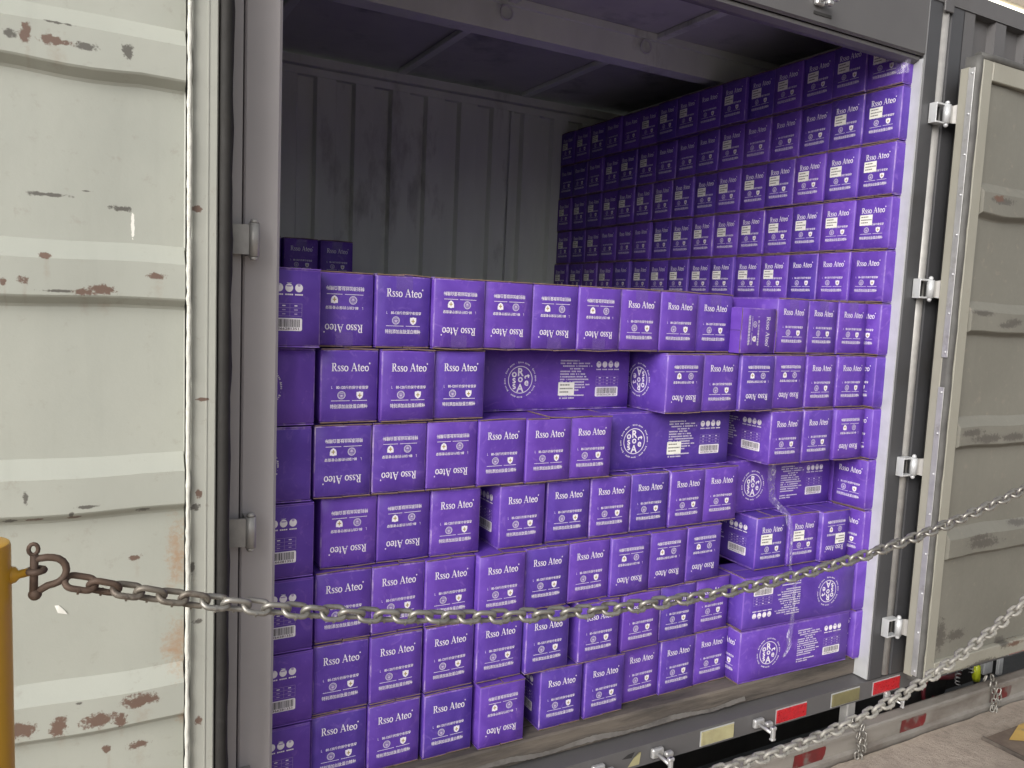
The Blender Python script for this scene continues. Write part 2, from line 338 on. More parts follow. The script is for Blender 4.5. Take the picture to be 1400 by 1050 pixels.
# roof beyond the container, its lamp visible at the top right corner
cr = empty('canopy_roof', (0, 0, 0)); tag(cr, 'beige canopy roof edge above and behind the container at top right', 'roof')
c = MB()
c.box(1.5, 22, 4.0, 9.0, 2.60, 2.68)
c.build('roof_sheet', M['canopy'], cr)
c = MB()
for i in range(6): c.box(3 + i * 3, 3.12 + i * 3, 4.01, 9.0, 2.50, 2.598)
c.build('roof_beam', M['canopy'], cr)
tl = empty('tube_lamp', (0, 0, 0)); tag(tl, 'lit tube lamp strip under the canopy roof edge at top right', 'lamp')
for i in range(4):
    c = MB(); x0 = 3.0 + i * 1.62
    c.tube([(x0, 4.05, 2.575), (x0 + 1.6, 4.05, 2.575)], .024, 10); c.build('tube', M['tube'], tl)
for x in (1.8, 12, 21):
    c = MB(); c.box(x, x + .2, 8.6, 8.8, -2.78, 2.6); c.build('roof_post', M['canopy'], cr)

# ================================================================== CONTAINER
CT = empty('cargo_container'); tag(CT, 'grey corrugated cargo container with open side doors full of purple cartons', 'container')
zf = -1.353
YO = 1.975
# rail
b = MB(); b.prof_x([(YO, -1.505), (YO, -1.433), (2.060, -1.4298), (2.060, -1.47), (2.0, -1.47), (2.0, -1.505)], -1.5, 4.6); b.build('bottom_rail', M['grey'], CT)
b = MB(); b.box(.30, 2.93, 2.040, 2.115, -1.428, zf, 0, .006); b.build('sill', M['sill'], CT)
# torn sheet edge on the sill
rnd = random.Random(5); b = MB(); top = []; bot = []
for i in range(200):
    x = .55 + i * .0081; q = i * .3
    zt = -1.394 - .006 * math.sin(q * .5) - .010 * (i / 200) + rnd.uniform(-.0012, .0012)
    w = .005 + .007 * abs(math.sin(q * .23)) + rnd.uniform(0, .003)
    yb = 2.034 - .007 * abs(math.sin(q * .31)) - rnd.uniform(0, .0015)
    top.append((x, 2.037, zt)); bot.append((x, yb, zt - w))
n = len(top); b.add(top + bot, [(i, i + 1, n + i + 1, n + i) for i in range(n - 1)]); b.sm = [True] * len(b.sm); b.build('torn_edge_strip', M['torn'], CT)
# floor
nb = 12
for i in range(nb):
    b = MB(); y0 = 2.118 + i * .19; b.box(-1.45, 4.55, y0, y0 + .187, -1.40, zf - .0015, 0, .002); b.build('floor_board', M['sill'], CT)
# posts
b = MB(); b.prof_z([(.352, 2.04), (.352, 1.979), (.356, YO), (.4295, YO), (.437, 1.982), (.437, 2.06), (.40, 2.06)], -1.428, 1.19); b.build('door_post', M['grey_lit'], CT)
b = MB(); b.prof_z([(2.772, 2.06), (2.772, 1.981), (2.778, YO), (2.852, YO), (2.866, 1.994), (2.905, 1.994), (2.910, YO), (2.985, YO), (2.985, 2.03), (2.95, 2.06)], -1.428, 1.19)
b.build('door_post', M['grey_shaded'], CT)
b = MB(); b.prof_z([(2.884 + .0240 * math.cos(R(a)), 1.9935 + .0200 * math.sin(R(a))) for a in range(180, 361, 20)] + [(2.908, 1.9938), (2.860, 1.9938)], -1.425, 1.186); b.sm = [i < 9 for i in range(len(b.sm))]; b.build('post_highlight_strip', M['leaf'], CT)  # added pale strip imitating the highlight on the slope of the post groove
b = MB(); b.prof_z([(2.7665, 2.055), (2.7665, 1.979), (2.7715, 1.979), (2.7715, 2.055)], -1.426, .975); b.build('post_trim', M['bare'], CT)
# left outside strip and wall
b = MB(); b.prof_z([(.318, 2.03), (.318, 1.955), (.344, 1.955), (.344, 2.03)], -1.428, 1.19); b.build('post_strip', M['grey_lit'], CT)
# corrugated outer walls
def corr(x0, x1, y, z0, z1, pitch=.205, flat=.07, d=.030, sl=.006, inward=True, start=0):
    pts = []; x = x0
    s = 1 if inward else -1
    while x < x1:
        for dx, dy in ((0, 0), (flat, 0), (flat + sl, d), (pitch - sl, d)):
            if x + dx <= x1: pts.append((x + dx, y + s * dy))
        x += pitch
    pts.append((x1, y)); b = MB()
    n = len(pts); vs = [(a, c, z0) for a, c in pts] + [(a, c, z1) for a, c in pts]
    fs = [(i, i + 1, n + i + 1, n + i) for i in range(n - 1)]
    # closed ends of each recess
    for i in range(n - 3):
        if abs(pts[i][1] - y) < 1e-6 and abs(pts[i + 3][1] - y) < 1e-6 and abs(pts[i + 1][1] - y) > 1e-6:
            fs.append((n + i, n + i + 1, n + i + 2, n + i + 3)); fs.append((i, i + 1, i + 2, i + 3))
    b.add(vs, fs); return b
corr(2.985 - .07, 4.58, YO, -1.425, 1.188).build('side_wall', M['grey'], CT).location.x = 0.0665
corr(-1.48, .316, YO, -1.425, 1.188).build('side_wall', M['grey'], CT)
# top rail + header
b = MB(); b.prof_x([(YO - .004, 1.190), (YO - .004, 1.255), (2.05, 1.255), (2.05, 1.190)], -1.5, 4.6); b.build('top_rail', M['grey'], CT)
b = MB(); b.prof_x([(YO, .992), (YO, 1.189), (2.06, 1.189), (2.06, 1.01), (1.99, .992), (1.985, .985)], .4375, 2.7715); b.build('header', M['grey'], CT)
b = MB(); b.prof_x([(1.992, .972), (1.992, .984), (2.055, 1.004), (2.055, .985), (2.035, .962), (2.015, .962)], .4375, 2.766); b.build('header_lip', M['grey'], CT)
b = MB(); b.box(2.850, 2.905, 1.965, 1.972, 1.16, 1.32, 0, .002); b.build('gusset_plate', M['grey'], CT)
for x0, x1, q0, q1 in ((-1.5, -1.45, -1.449, -1.42), (4.53, 4.6, 4.5, 4.529)):
    b = MB(); b.box(x0, x1, 1.9755, 4.46, -1.43, 1.25, 0, .004); b.build('end_wall', M['grey'], CT)
    b = MB(); b.box(q0, q1, 2.06, 4.41, -1.39, 1.215); b.build('end_wall_liner', M['grey_in'], CT)
# rear wall seen from inside
YR = 4.42
pts = []
x = -1.42 - .0
pat = corr(1.054 - .2135 * 12 - .105, 4.5, YR, -1.40, 1.175, pitch=.2135, flat=.105, d=.036, sl=.012, inward=True)
pat.build('rear_wall', M['grey_in'], CT)
b = MB(); b.box(-1.42, 4.5, YR - .004, YR + .05, 1.176, 1.215); b.build('rear_wall_header', M['grey_in'], CT)
b = MB(); b.prof_x([(YR - .045, 1.218), (YR - .045, 1.262), (YR + .05, 1.262), (YR + .05, 1.218)], -1.42, 4.5); b.build('rear_top_rail', M['grey_in'], CT)
b = MB(); b.prof_z([(2.342, YR - .016), (2.362, YR - .016), (2.362, YR - .005), (2.342, YR - .005)], -1.35, 1.17); b.build('wall_batten', M['grey_in'], CT)
# beam, ribs, roof
b = MB(); b.prof_x([(3.10, 1.140), (3.10, 1.250), (3.086, 1.252), (3.086, 1.283), (3.20, 1.283), (3.20, 1.15), (3.19, 1.140)], -1.42, 4.5); b.build('roof_beam', M['grey_in'], CT)
b = MB(); b.prof_x([(2.055, 1.19), (2.055, 1.283), (2.10, 1.283), (2.10, 1.262), (2.06, 1.262)], -1.42, 4.5); b.build('roof_side_angle', M['grey_in'], CT)
RX = [.03, .82, 1.60, 2.39, 3.18, 3.97]
for x in RX:
    for y0, y1 in ((2.101, 3.085), (3.201, YR - .046)):
        b = MB(); b.box(x, x + .045, y0, y1, 1.258, 1.283, 0, .003); b.build('roof_rib', M['grey_in'], CT)
ed = [-1.42] + [x + .0225 for x in RX] + [4.5]
for i in range(len(ed) - 1):
    for y0, y1 in ((2.05, 3.14), (3.145, YR + .05)):
        b = MB(); b.box(ed[i] + .001, ed[i + 1] - .001, y0, y1, 1.285, 1.293); b.build('roof_panel', M['roof'], CT)
for x in (1.597, 2.328, 3.073, .85):
    b = MB(); b.tube([(x + .028 * math.cos(a), 3.083, 1.215 + .030 * math.sin(a)) for a in [2 * math.pi * i / 18 for i in range(18)]], .0045, 8, closed=True); b.build('lashing_ring', M['bare'], CT)
# reflectors
for x0, x1, m in ((1.899, 2.05, 'ivory'), (2.263, 2.42, 'red'), (2.562, 2.72, 'ivory_dark'), (2.805, 2.968, 'red'), (.98, 1.13, 'ivory'), (3.3, 3.45, 'ivory'), (3.75, 3.9, 'red')):
    b = MB(); b.box(x0, x1, YO - .0062, YO - .0012, -1.4955, -1.4445, 0, .002)
    b.box(x0 - .003, x1 + .003, YO - .0012, YO - .0004, -1.4985, -1.4415, 1)
    b.build('reflector', [M[m], M['bare']], CT)
b = MB(); b.add([(1.585, YO - .002, -1.495), (1.632, YO - .002, -1.495), (1.636, YO - .004, -1.452), (1.622, YO - .010, -1.446), (1.606, YO - .003, -1.468)], [(0, 1, 2, 3, 4)])
b.add([(1.56, YO - .0012, -1.462), (1.585, YO - .0012, -1.45), (1.612, YO - .0012, -1.447), (1.60, YO - .0012, -1.466)], [(0, 1, 2, 3)], 1)
b.build('torn_reflector', [M['ivory'], M['dark']], CT)
# T shaped lashing hooks
def hook(x, z, s=1, up=1):
    h = empty('lashing_hook', (x, YO, z)); h.parent = CT
    b = MB(); b.box(-.032 * s, .034 * s, -.018, .0, -.014, .020, 0, .005); b.tube([(0, -.012, .0), (-.004, -.075, 0)], .0085 * s, 8); b.build('stem', M['galv'], h)
    b = MB(); b.box(-.014 * s, .008 * s, -.088, -.074, -.034 * s, .034 * s, 0, .004); b.box(-.020 * s, .012 * s, -.089, -.073, .018 * s, .034 * s, 0, .003); b.box(-.018 * s, .010 * s, -.089, -.073, -.034 * s, -.022 * s, 0, .003); b.build('cross_bar', M['galv'], h)
    b = MB(); b.box(.030 * s, .075 * s, -.032, -.012, -.012, .006, 0, .005); b.build('tab', M['galv'], h)
for x in (1.70, 2.165, 1.46, .95): hook(x, -1.470, .75)
hook(2.885, -1.512, .45)
hook(2.190, 1.052, .62)
b = MB(); b.box(2.175, 2.26, YO - .0025, YO - .0005, 1.012, 1.022, 0); b.build('weld_scar', M['dark'], CT)

# ------------------------------------------------------------------ doors
def door(side):
    if side == 'L':
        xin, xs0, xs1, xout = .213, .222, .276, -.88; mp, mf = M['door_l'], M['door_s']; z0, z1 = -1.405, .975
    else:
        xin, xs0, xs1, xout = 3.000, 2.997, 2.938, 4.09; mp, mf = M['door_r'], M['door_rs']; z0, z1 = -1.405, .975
    sg = -1 if side == 'L' else 1
    prof = []
    yb, yp = 1.872, 1.842
    ribs = [.470, .020, -.425, -.905] if side == 'L' else [.470, .020, -.430, -.875]
    zlo, zhi = z0 + .06, z1 - .07
    prof.append((yb, zlo))
    for c_ in sorted(ribs):
        prof += [(yb, c_ - .062), (yb - .004, c_ - .056), (yp + .003, c_ - .042), (yp, c_ - .038), (yp, c_ + .034), (yp + .003, c_ + .038), (yb - .004, c_ + .066), (yb, c_ + .072)]
    prof.append((yb, zhi))
    # panel sheet with slight dents
    rnd = random.Random(11); nx = 26; b = MB(); vs = []; m = len(prof)
    for i in range(nx):
        x = xin + (xout - xin) * i / (nx - 1)
        for (y, z) in prof:
            k = min(1, i / 2) * min(1, (nx - 1 - i) / 2)
            dent = .0035 * math.sin(x * 7 + z * 3) * k + .0025 * math.sin(x * 19 - z * 11) * k
            if side == 'L' and abs(z - .42) < .05: dent += .006 * math.sin((x - .1) * 18) * k
            if i == 0: y = yb; dent = 0
            vs.append((x if i != 1 else xin + (xout - xin) * (.0025 if side == 'L' else .005), y + dent * .7, z + dent * (1.6 if abs(z - .42) < .05 else .5)))
    b.add(vs, [(i * m + j, i * m + j + 1, (i + 1) * m + j + 1, (i + 1) * m + j) for i in range(nx - 1) for j in range(m - 1)], 0, True)
    d = b.build('door', mp, CT); d.data.set_sharp_from_angle(angle=R(14))
    if side == 'L': d['label'] = 'pale grey door folded back left of the opening, rust chipped ribs'
    else: d['label'] = 'grimy shade-darkened door folded back right of the opening, edge strip riveted'
    # frame
    a0, a1 = min(xs0, xs1), max(xs0, xs1)
    b = MB(); b.box(a0, a1, 1.851, 1.905, z0, z1, 0, .003)
    if side == 'L': b.box(.2535, .2565, 1.8495, 1.8515, z0 + .01, z1 - .01)
    b.build('frame_stile', mf, d)
    o0, o1 = min(xout, xout + sg * .06), max(xout, xout + sg * .06)
    b = MB(); b.box(o0, o1, 1.851, 1.905, z0, z1, 0, .003); b.build('frame_stile', mf, d)
    l0, l1 = (o1 + .001, a0 - .001) if side == 'L' else (a1 + .001, o0 - .001)
    for q0, q1 in ((z1 - .069, z1), (z0, z0 + .059)):
        b = MB(); b.box(l0, l1, 1.851, 1.905, q0, q1, 0, .003); b.build('frame_rail', mf, d)
    b = MB(); b.box(min(xout, xin), max(xout, xin), 1.9, 1.925, z0 + .01, z1 - .01); b.build('outer_skin', M['grey'], d)
    if side == 'L':
        rnd = random.Random(2); pts = []; rs = []
        for i in range(150):
            z = z0 + .06 + (z1 - z0 - .13) * i / 149; yy = 1.866
            for c_ in ribs:
                yy -= .0  # bead follows the stile
            pts.append((.2175 + rnd.uniform(-.0008, .0008), 1.8435 + rnd.uniform(-.0006, .0006), z)); rs.append(.0050 + rnd.uniform(-.0009, .0009))
        b = MB(); b.tube(pts, rs, 8); b.build('caulk_bead', M['caulk'], d)
        fl = MB(); fl.add([(-.040, 1.8695, -.668), (-.034, 1.8665, -.684), (-.016, 1.8675, -.690), (-.022, 1.868, -.680), (-.032, 1.8685, -.668)], [(0, 1, 2, 3, 4)]); fl.build('paint_flake', M['paper'], d)
        gx0, gx1 = .277, .309
    else:
        gx0, gx1 = 2.902, 2.937
    # gasket: soft section wobbling along its length
    rnd = random.Random(9); n = 70; b = MB(); vs = []
    for i in range(n):
        z = z0 - .008 + (z1 - z0 + .016) * i / (n - 1); w = .0015 * math.sin(i * .9) + rnd.uniform(-.001, .001)
        for (u, y) in ((gx0, 1.90), (gx0, 1.862), (gx0 + .006, 1.850 + w), ((gx0 + gx1) / 2, 1.846 + w), (gx1 - .006, 1.851 + w), (gx1 + w, 1.864), (gx1 + w, 1.90)): vs.append((u, y, z))
    b.add(vs, [(i * 7 + j, i * 7 + j + 1, (i + 1) * 7 + j + 1, (i + 1) * 7 + j) for i in range(n - 1) for j in range(6)] + [tuple(range(7)), tuple((n - 1) * 7 + j for j in range(7))], 0, True)
    b.build('gasket', M['rubber'] if side == 'L' else M['rubber_dusty'], d)
    if side == 'R':
        g0, g1 = 2.935, xout
        b = MB(); b.tube([(2.92, 1.866, z1 + .010), (3.0, 1.862, z1 + .012), (3.5, 1.864, z1 + .011), (4.08, 1.864, z1 + .012)], .016, 10); b.build('gasket', M['rubber_dusty'], d)
        # thickness of the door edge, facing left
        b = MB(); b.box(2.900, 2.934, 1.878, 1.915, z0 + .01, z1 - .03, 0, .002); b.build('edge_strip', mf, d)
        for q0, q1 in ((z0 + .02, -.238), (-.125, z1 - .035)):
            b = MB(); b.box(2.8965, 2.8995, 1.857, 1.881, q0, q1, 0, .001); rs = b.build('retaining_strip', M['galv'], d)
            nn = int((q1 - q0) / .145); rv = MB()
            for i in range(nn + 1): rv.ball((2.8962, 1.866, q0 + .02 + i * (q1 - q0 - .04) / nn), .0045, 0, 6)
            for f in range(len(rv.sm)): rv.sm[f] = True
            rv.build('rivet', M['bare'], d)
    # hinges
    for zc in (.785, .132, -.560, -1.212):
        if side == 'L':
            h = empty('hinge', (.368, 1.932, zc - .008)); h.parent = d
            b = MB(); b.tube([(0, 0, -.038), (0, 0, .038)], .0125, 12); b.tube([(0, 0, .039), (0, 0, .047)], [.011, .007], 10); b.tube([(0, 0, -.039), (0, 0, -.047)], [.011, .007], 10)
            b.box(-.012, .012, .010, .045, -.036, .036); b.build('knuckle', M['leaf'], h)
            b = MB(); b.add([(-.062, .006, -.034), (-.012, -.004, -.034), (-.012, -.004, .034), (-.062, .006, .034), (-.062, .012, -.034), (-.012, .006, -.034), (-.012, .006, .034), (-.062, .012, .034)], [(0, 1, 2, 3), (7, 6, 5, 4), (0, 4, 5, 1), (3, 2, 6, 7), (0, 3, 7, 4)]); b.build('leaf', M['leaf'], h)
        else:
            h = empty('hinge', (2.882, 1.942, zc)); h.parent = d
            b = MB(); b.tube([(0, 0, -.034), (0, 0, .034)], .0135, 12); b.ball((0, 0, .040), .009); b.ball((0, 0, -.040), .009); b.build('knuckle', M['bare'], h)
            b = MB(); x0, x1 = -.058, .0
            b.box(x0, x1, .0, .031, .030, .037, 0, .001); b.box(x0, x1, .0, .031, -.037, -.030, 0, .001); b.box(x0 - .0035, x0, .0, .031, -.037, .037, 0, .001); b.build('lug_frame', M['bare'], h)
            b = MB(); b.box(x0 + .004, -.012, .024, .0315, -.029, .029); b.ball((-.035, .022, .014), .005, 1); b.ball((-.035, .022, -.014), .005, 1); b.build('lug_plate', [M['dark'], M['bare']], h)
            b = MB(); pr = [(.010, -.004), (.022, -.010), (.03, -.03), (.030, -.060)]; w = [.032, .032, .036, .040]
            vs = [(x, y, -ww) for (x, y), ww in zip(pr, w)] + [(x, y, ww) for (x, y), ww in zip(pr, w)] + [(x + .004, y + .003, -ww) for (x, y), ww in zip(pr, w)] + [(x + .004, y + .003, ww) for (x, y), ww in zip(pr, w)]
            fs = []
            for i in range(3): fs += [(i, i + 1, 4 + i + 1, 4 + i), (8 + i, 12 + i, 13 + i, 9 + i), (i, 8 + i, 9 + i, i + 1), (4 + i, 5 + i, 13 + i, 12 + i)]
            b.add(vs, fs); b.build('leaf', M['leaf'], h)
    return d
door('L'); door('R')

# ================================================================== TRAILER under the container
TR = empty('trailer_chassis'); tag(TR, 'dark trailer chassis under the container with worn side guard beam', 'trailer')
b = MB(); b.box(-1.5, 4.6, 2.45, 2.75, -1.95, -1.507); b.box(-1.5, 4.6, 3.55, 3.85, -1.95, -1.507)
for i in range(7): b.box(-1.3 + i * .95, -1.2 + i * .95, 2.75, 3.55, -1.75, -1.52)
b.build('main_beam', M['dark'], TR)
b = MB(); b.box(-1.5, 4.6, 2.04, 4.40, -1.49, -1.47); b.build('underfloor', M['dark'], TR)
b = MB(); b.prof_x([(1.878, -1.668), (1.878, -1.638), (1.890, -1.630), (1.890, -1.578), (1.883, -1.574), (1.883, -1.568), (1.876, -1.564), (1.876, -1.553), (1.882, -1.548), (1.915, -1.545), (1.925, -1.548), (1.925, -1.668)], -1.4, 4.6)
b.build('side_guard', M['guard'], TR)
for x0, x1 in ((2.27, 2.44), (2.875, 3.035), (3.48, 3.64), (1.6, 1.76), (1.0, 1.16)):
    b = MB(); b.add([(x0, 1.8885, -1.629), (x1 - .012, 1.8885, -1.629), (x1, 1.8885, -1.612), (x1 + .004, 1.8885, -1.586), (x1 - .006, 1.8885, -1.575), (x0 + .008, 1.8885, -1.575)], [(0, 1, 2, 3, 4, 5)])
    b.build('worn_reflector', M['oldred'], TR)
for x in (2.676, .9, 4.2):
    b = MB(); b.prof_z([(x, 2.02), (x, 1.990), (x + .006, 1.985), (x + .045, 1.985), (x + .051, 1.990), (x + .051, 2.02)], -1.64, -1.507); b.build('guard_bracket', M['leaf'], TR)
b = MB(); b.tube([(3.16, 2.3, -1.70), (3.62, 2.3, -1.70)], .135, 24); b.build('air_tank', M['tank'], TR)
b = MB(); b.tube([(3.22 + .06 * i, 2.14 + .02 * math.sin(i), -1.60 - .012 * math.sin(i * 1.1) - .006 * i) for i in range(9)], .014, 8)
b.tube([(3.42 + .05 * math.cos(a), 2.12, -1.66 + .07 * math.sin(a)) for a in [R(100 + 22 * i) for i in range(11)]], .010, 8); b.build('hose', M['maroon'], TR)
b = MB(); b.tube([(3.745, 2.1, -1.69), (3.742, 2.1, -1.672)], .012, 10, 1); b.tube([(3.742, 2.1, -1.672), (3.738, 2.1, -1.655), (3.735, 2.1, -1.60), (3.735, 2.1, -1.592)], [.017, .0185, .017, .010], 12); b.build('valve_grip', [M['lime'], M['dark']], TR)
b = MB(); b.tube([(3.66 + .055 * math.cos(t * .05) + .010 * math.cos(t), 2.11 + .010 * math.sin(t), -1.64 + .06 * math.sin(t * .05)) for t in [i * .7 for i in range(110)]], .0028, 6); b.build('coiled_cable', M['galv'], TR)
b = MB(); b.box(3.865, 3.90, 2.07, 2.085, -1.66, -1.507, 0, .002); b.box(3.80, 3.87, 2.10, 2.13, -1.66, -1.60, 0, .003); b.build('bracket', M['bare'], TR)

# ================================================================== CARTONS
W, L, H = .158, .57, .2005
P = .2035
# --- print drawing in flat 2D, then wrapped onto a face
class Print:
    def __init__(s): s.items = []; s.k = 0
    def add(s, vs, fs, mi, layer=0):
        s.k += 1; s.items.append((vs, fs, mi, layer * 1.2e-4 + (s.k % 40) * 1.2e-6)); return s
    def poly(s, pts, mi=0, layer=0): return s.add(pts, [tuple(range(len(pts)))], mi, layer)
    def rect(s, x0, y0, x1, y1, mi=0, layer=0): return s.poly([(x0, y0), (x1, y0), (x1, y1), (x0, y1)], mi, layer)
    def ring(s, cx, cy, r, w, mi=0, layer=0, n=28):
        vs = []
        for i in range(n):
            a = 2 * math.pi * i / n; vs += [(cx + r * math.cos(a), cy + r * math.sin(a)), (cx + (r - w) * math.cos(a), cy + (r - w) * math.sin(a))]
        return s.add(vs, [(2 * i, 2 * ((i + 1) % n), 2 * ((i + 1) % n) + 1, 2 * i + 1) for i in range(n)], mi, layer)
    def disc(s, cx, cy, r, mi=0, layer=0, n=20): return s.poly([(cx + r * math.cos(2 * math.pi * i / n), cy + r * math.sin(2 * math.pi * i / n)) for i in range(n)], mi, layer)
    def stroke(s, pts, mi=0, layer=0):     # pts: (x, y, width)
        vs = []
        for i, (x, y, w) in enumerate(pts):
            a = pts[max(0, i - 1)]; c = pts[min(len(pts) - 1, i + 1)]
            dx, dy = c[0] - a[0], c[1] - a[1]; l = math.hypot(dx, dy) or 1
            vs += [(x - dy / l * w / 2, y + dx / l * w / 2), (x + dy / l * w / 2, y - dx / l * w / 2)]
        return s.add(vs, [(2 * i, 2 * i + 2, 2 * i + 3, 2 * i + 1) for i in range(len(pts) - 1)], mi, layer)
    def xf(s, other, f):
        for vs, fs, mi, d in other.items: s.items.append(([f(x, y) for x, y in vs], fs, mi, d))
        return s
    def mesh(s, name, face):
        b = MB()
        for vs, fs, mi, d in s.items: b.add([face(x, y, d) for x, y in vs], fs, mi)
        return b.mesh(name, [M['white'], M['gold'], M['black'], M['lilac']])
_tc = {}
def font(body, bold=0.0):
    key = (body, bold)
    if key not in _tc:
        cu = bpy.data.curves.new('text', 'FONT'); cu.body = body; cu.size = 1; cu.resolution_u = 2; cu.offset = bold
        o = bpy.data.objects.new('text', cu); col.objects.link(o); bpy.context.view_layer.update()
        me = o.to_mesh(); me.calc_loop_triangles()
        vs = [(v.co.x, v.co.y) for v in me.vertices]; fs = [tuple(t.vertices) for t in me.loop_triangles]
        o.to_mesh_clear(); bpy.data.objects.remove(o); bpy.data.curves.remove(cu)
        _tc[key] = (vs, fs)
    return _tc[key]
def put_text(pr, body, x0, x1, yb, h=None, mi=0, bold=.012):
    vs, fs = font(body, bold); a = min(v[0] for v in vs); c = max(v[0] for v in vs); lo = min(v[1] for v in vs); hi = max(v[1] for v in vs)
    sx = (x1 - x0) / (c - a); sy = sx if h is None else h / (hi - lo)
    pr.add([(x0 + (x - a) * sx, yb + (y - lo) * sy) for x, y in vs], fs, mi)
# serif wordmark: every glyph drawn with swelling strokes (cap height 1)
def arc(cx, cy, rx, ry, a0, a1, w0, w1, n=14):
    w0 += .025; w1 += .01
    out = []
    for i in range(n + 1):
        a = R(a0 + (a1 - a0) * i / n); k = abs(math.cos(a)); out.append((cx + rx * math.cos(a), cy + ry * math.sin(a), w0 + (w1 - w0) * k))
    return out
def wordmark():
    g = {}
    p = Print(); p.rect(.12, 0, .27, 1); p.rect(0, 0, .40, .045); p.rect(0, .955, .30, 1)
    p.stroke([(.27, .975, .05), (.40, .975, .05)] + arc(.42, .745, .20, .225, 85, -85, .06, .14) + [(.40, .52, .05), (.27, .515, .05)])
    p.stroke([(.40, .53, .10), (.56, .27, .15), (.70, .06, .14), (.80, .025, .06), (.88, .02, .04)]); g['R'] = (p, .86)
    p = Print(); p.stroke([(.40, .50, .03), (.38, .60, .07), (.30, .648, .07), (.20, .655, .07), (.10, .61, .10), (.085, .52, .13), (.14, .43, .14), (.26, .35, .15), (.36, .27, .14), (.395, .17, .13), (.36, .07, .11), (.26, .015, .07), (.14, .02, .06), (.06, .09, .07), (.04, .21, .03)]); p.rect(.385, .49, .415, .67); p.rect(.025, -.01, .055, .22); g['s'] = (p, .47)
    p = Print(); p.stroke(arc(.32, .325, .255, .305, 0, 360, .055, .145, 30)); g['o'] = (p, .66)
    p = Print(); p.stroke([(.14, .02, .06), (.49, 1.02, .075)]); p.stroke([(.46, 1.02, .15), (.86, .02, .165)]); p.rect(.24, .31, .70, .37); p.rect(0, 0, .29, .045); p.rect(.66, 0, 1.02, .045); g['A'] = (p, 1.0)
    p = Print(); p.rect(.12, .14, .255, .86); p.rect(.0, .60, .40, .66); p.stroke([(.1875, .20, .135), (.20, .08, .12), (.26, .025, .08), (.34, .03, .05), (.41, .09, .04)]); p.poly([(.02, .64), (.12, .64), (.25, .88), (.18, .88)]); g['t'] = (p, .43)
    p = Print(); p.stroke(arc(.31, .325, .25, .305, 12, 318, .06, .145, 24) + [(.53, .15, .03)]); p.rect(.08, .345, .56, .395); p.stroke([(.545, .345, .06), (.55, .40, .13), (.53, .46, .14)]); g['e'] = (p, .62)
    out = Print(); x = 0
    for ch in 'Rsso Ateo':
        if ch == ' ': x += .36; continue
        gp, adv = g[ch]; out.xf(gp, lambda a, c, x=x: (x + a, c)); x += adv + .05
    out.ring(x + .06, .97, .105, .065, 0, 0, 14); out.rect(x + .035, .93, x + .085, 1.01)
    return out, x - .02
WM, WMW = wordmark()
# coordinates on the short face: x from left 0..W, y up 0..H
def front_print():
    p = Print(); s = .103 / WMW
    p.xf(WM, lambda x, y: (.0285 + x * s, H - .0605 + y * .0215))
    put_text(p, 'L', .029, .0315, H - .1075, .0070)
    put_text(p, '80-120', .042, .066, H - .1080, .0076, bold=.018)
    put_text(p, '斤的保守者值穿', .0665, .130, H - .1088, .0090, bold=.008)
    p.ring(.0565, H - .125, .0108, .0012); p.ring(.0565, H - .125, .0083, .0007, 0, 0, 22)
    p.poly([(.0505, H - .1235), (.0625, H - .1235), (.0600, H - .1295), (.0565, H - .1318), (.0530, H - .1295)], 3, 1); p.disc(.0565, H - .1265, .0012, 0, 2, 10)
    p.rect(.0520, H - .1213, .0610, H - .1203)
    sh = [(0, .0105), (.004, .0090), (.0092, .0088), (.0092, .000), (.0070, -.0065), (0, -.0112), (-.0070, -.0065), (-.0092, 0), (-.0092, .0088), (-.004, .0090)]
    p.poly([(.107 + x, H - .1255 + y) for x, y in sh], 0, 0)
    p.rect(.1056, H - .1315, .1084, H - .1205, 1, 2); p.rect(.1020, H - .1274, .1120, H - .1246, 1, 1)
    for x0, x1 in ((.029, .079), (.086, .1275)):
        x = x0
        rnd = random.Random(int(x0 * 1e4))
        while x < x1: w = rnd.uniform(.0015, .0034); p.rect(x, H - .1408, min(x1, x + w), H - .1392, 0); x += w + .0006
    put_text(p, '特别添加丝肽蛋白精粹', .0265, .1295, H - .1612, .0118, bold=.010)
    return p
# long face: x 0..L, y 0..H
def logo(cx, cy):
    p = Print(); p.ring(cx, cy, .0440, .0024, 0, 0, 40)
    def ch(t, x, y, h, rot=0, bold=.022):
        vs, fs = font(t, bold); a = min(v[0] for v in vs); b_ = max(v[0] for v in vs); lo = min(v[1] for v in vs); hi = max(v[1] for v in vs)
        k = h / (hi - lo); c, s = math.cos(R(rot)), math.sin(R(rot)); o = []
        for vx, vy in vs:
            u, v = (vx - (a + b_) / 2) * k, (vy - (lo + hi) / 2) * k; o.append((cx + x + u * c - v * s, cy + y + u * s + v * c))
        p.add(o, fs, 0)
    ch('R', .001, .0245, .026); ch('o', 0, .0005, .0175); ch('A', 0, -.026, .026)
    ch('o', -.0225, .0165, .0175); ch('s', -.0225, -.0030, .0175, 8); ch('s', -.0215, -.0215, .0170, 14)
    ch('t', .0245, .011, .0210, -82); ch('e', .0225, -.011, .0175, -6)
    word = 'Rsso Ateo · '; n = 6 * len(word)
    vw = {c_: (.62 if c_ in 'so' else .6) for c_ in word}
    for i in range(n):
        c_ = word[i % len(word)]
        if c_ == ' ': continue
        a = 97 - 360 * i / n
        ch(c_, .0555 * math.cos(R(a)), .0555 * math.sin(R(a)), {'R': .0058, 'A': .0058, 't': .0056, '·': .0012}.get(c_, .0042), a - 90, .03)
    return p
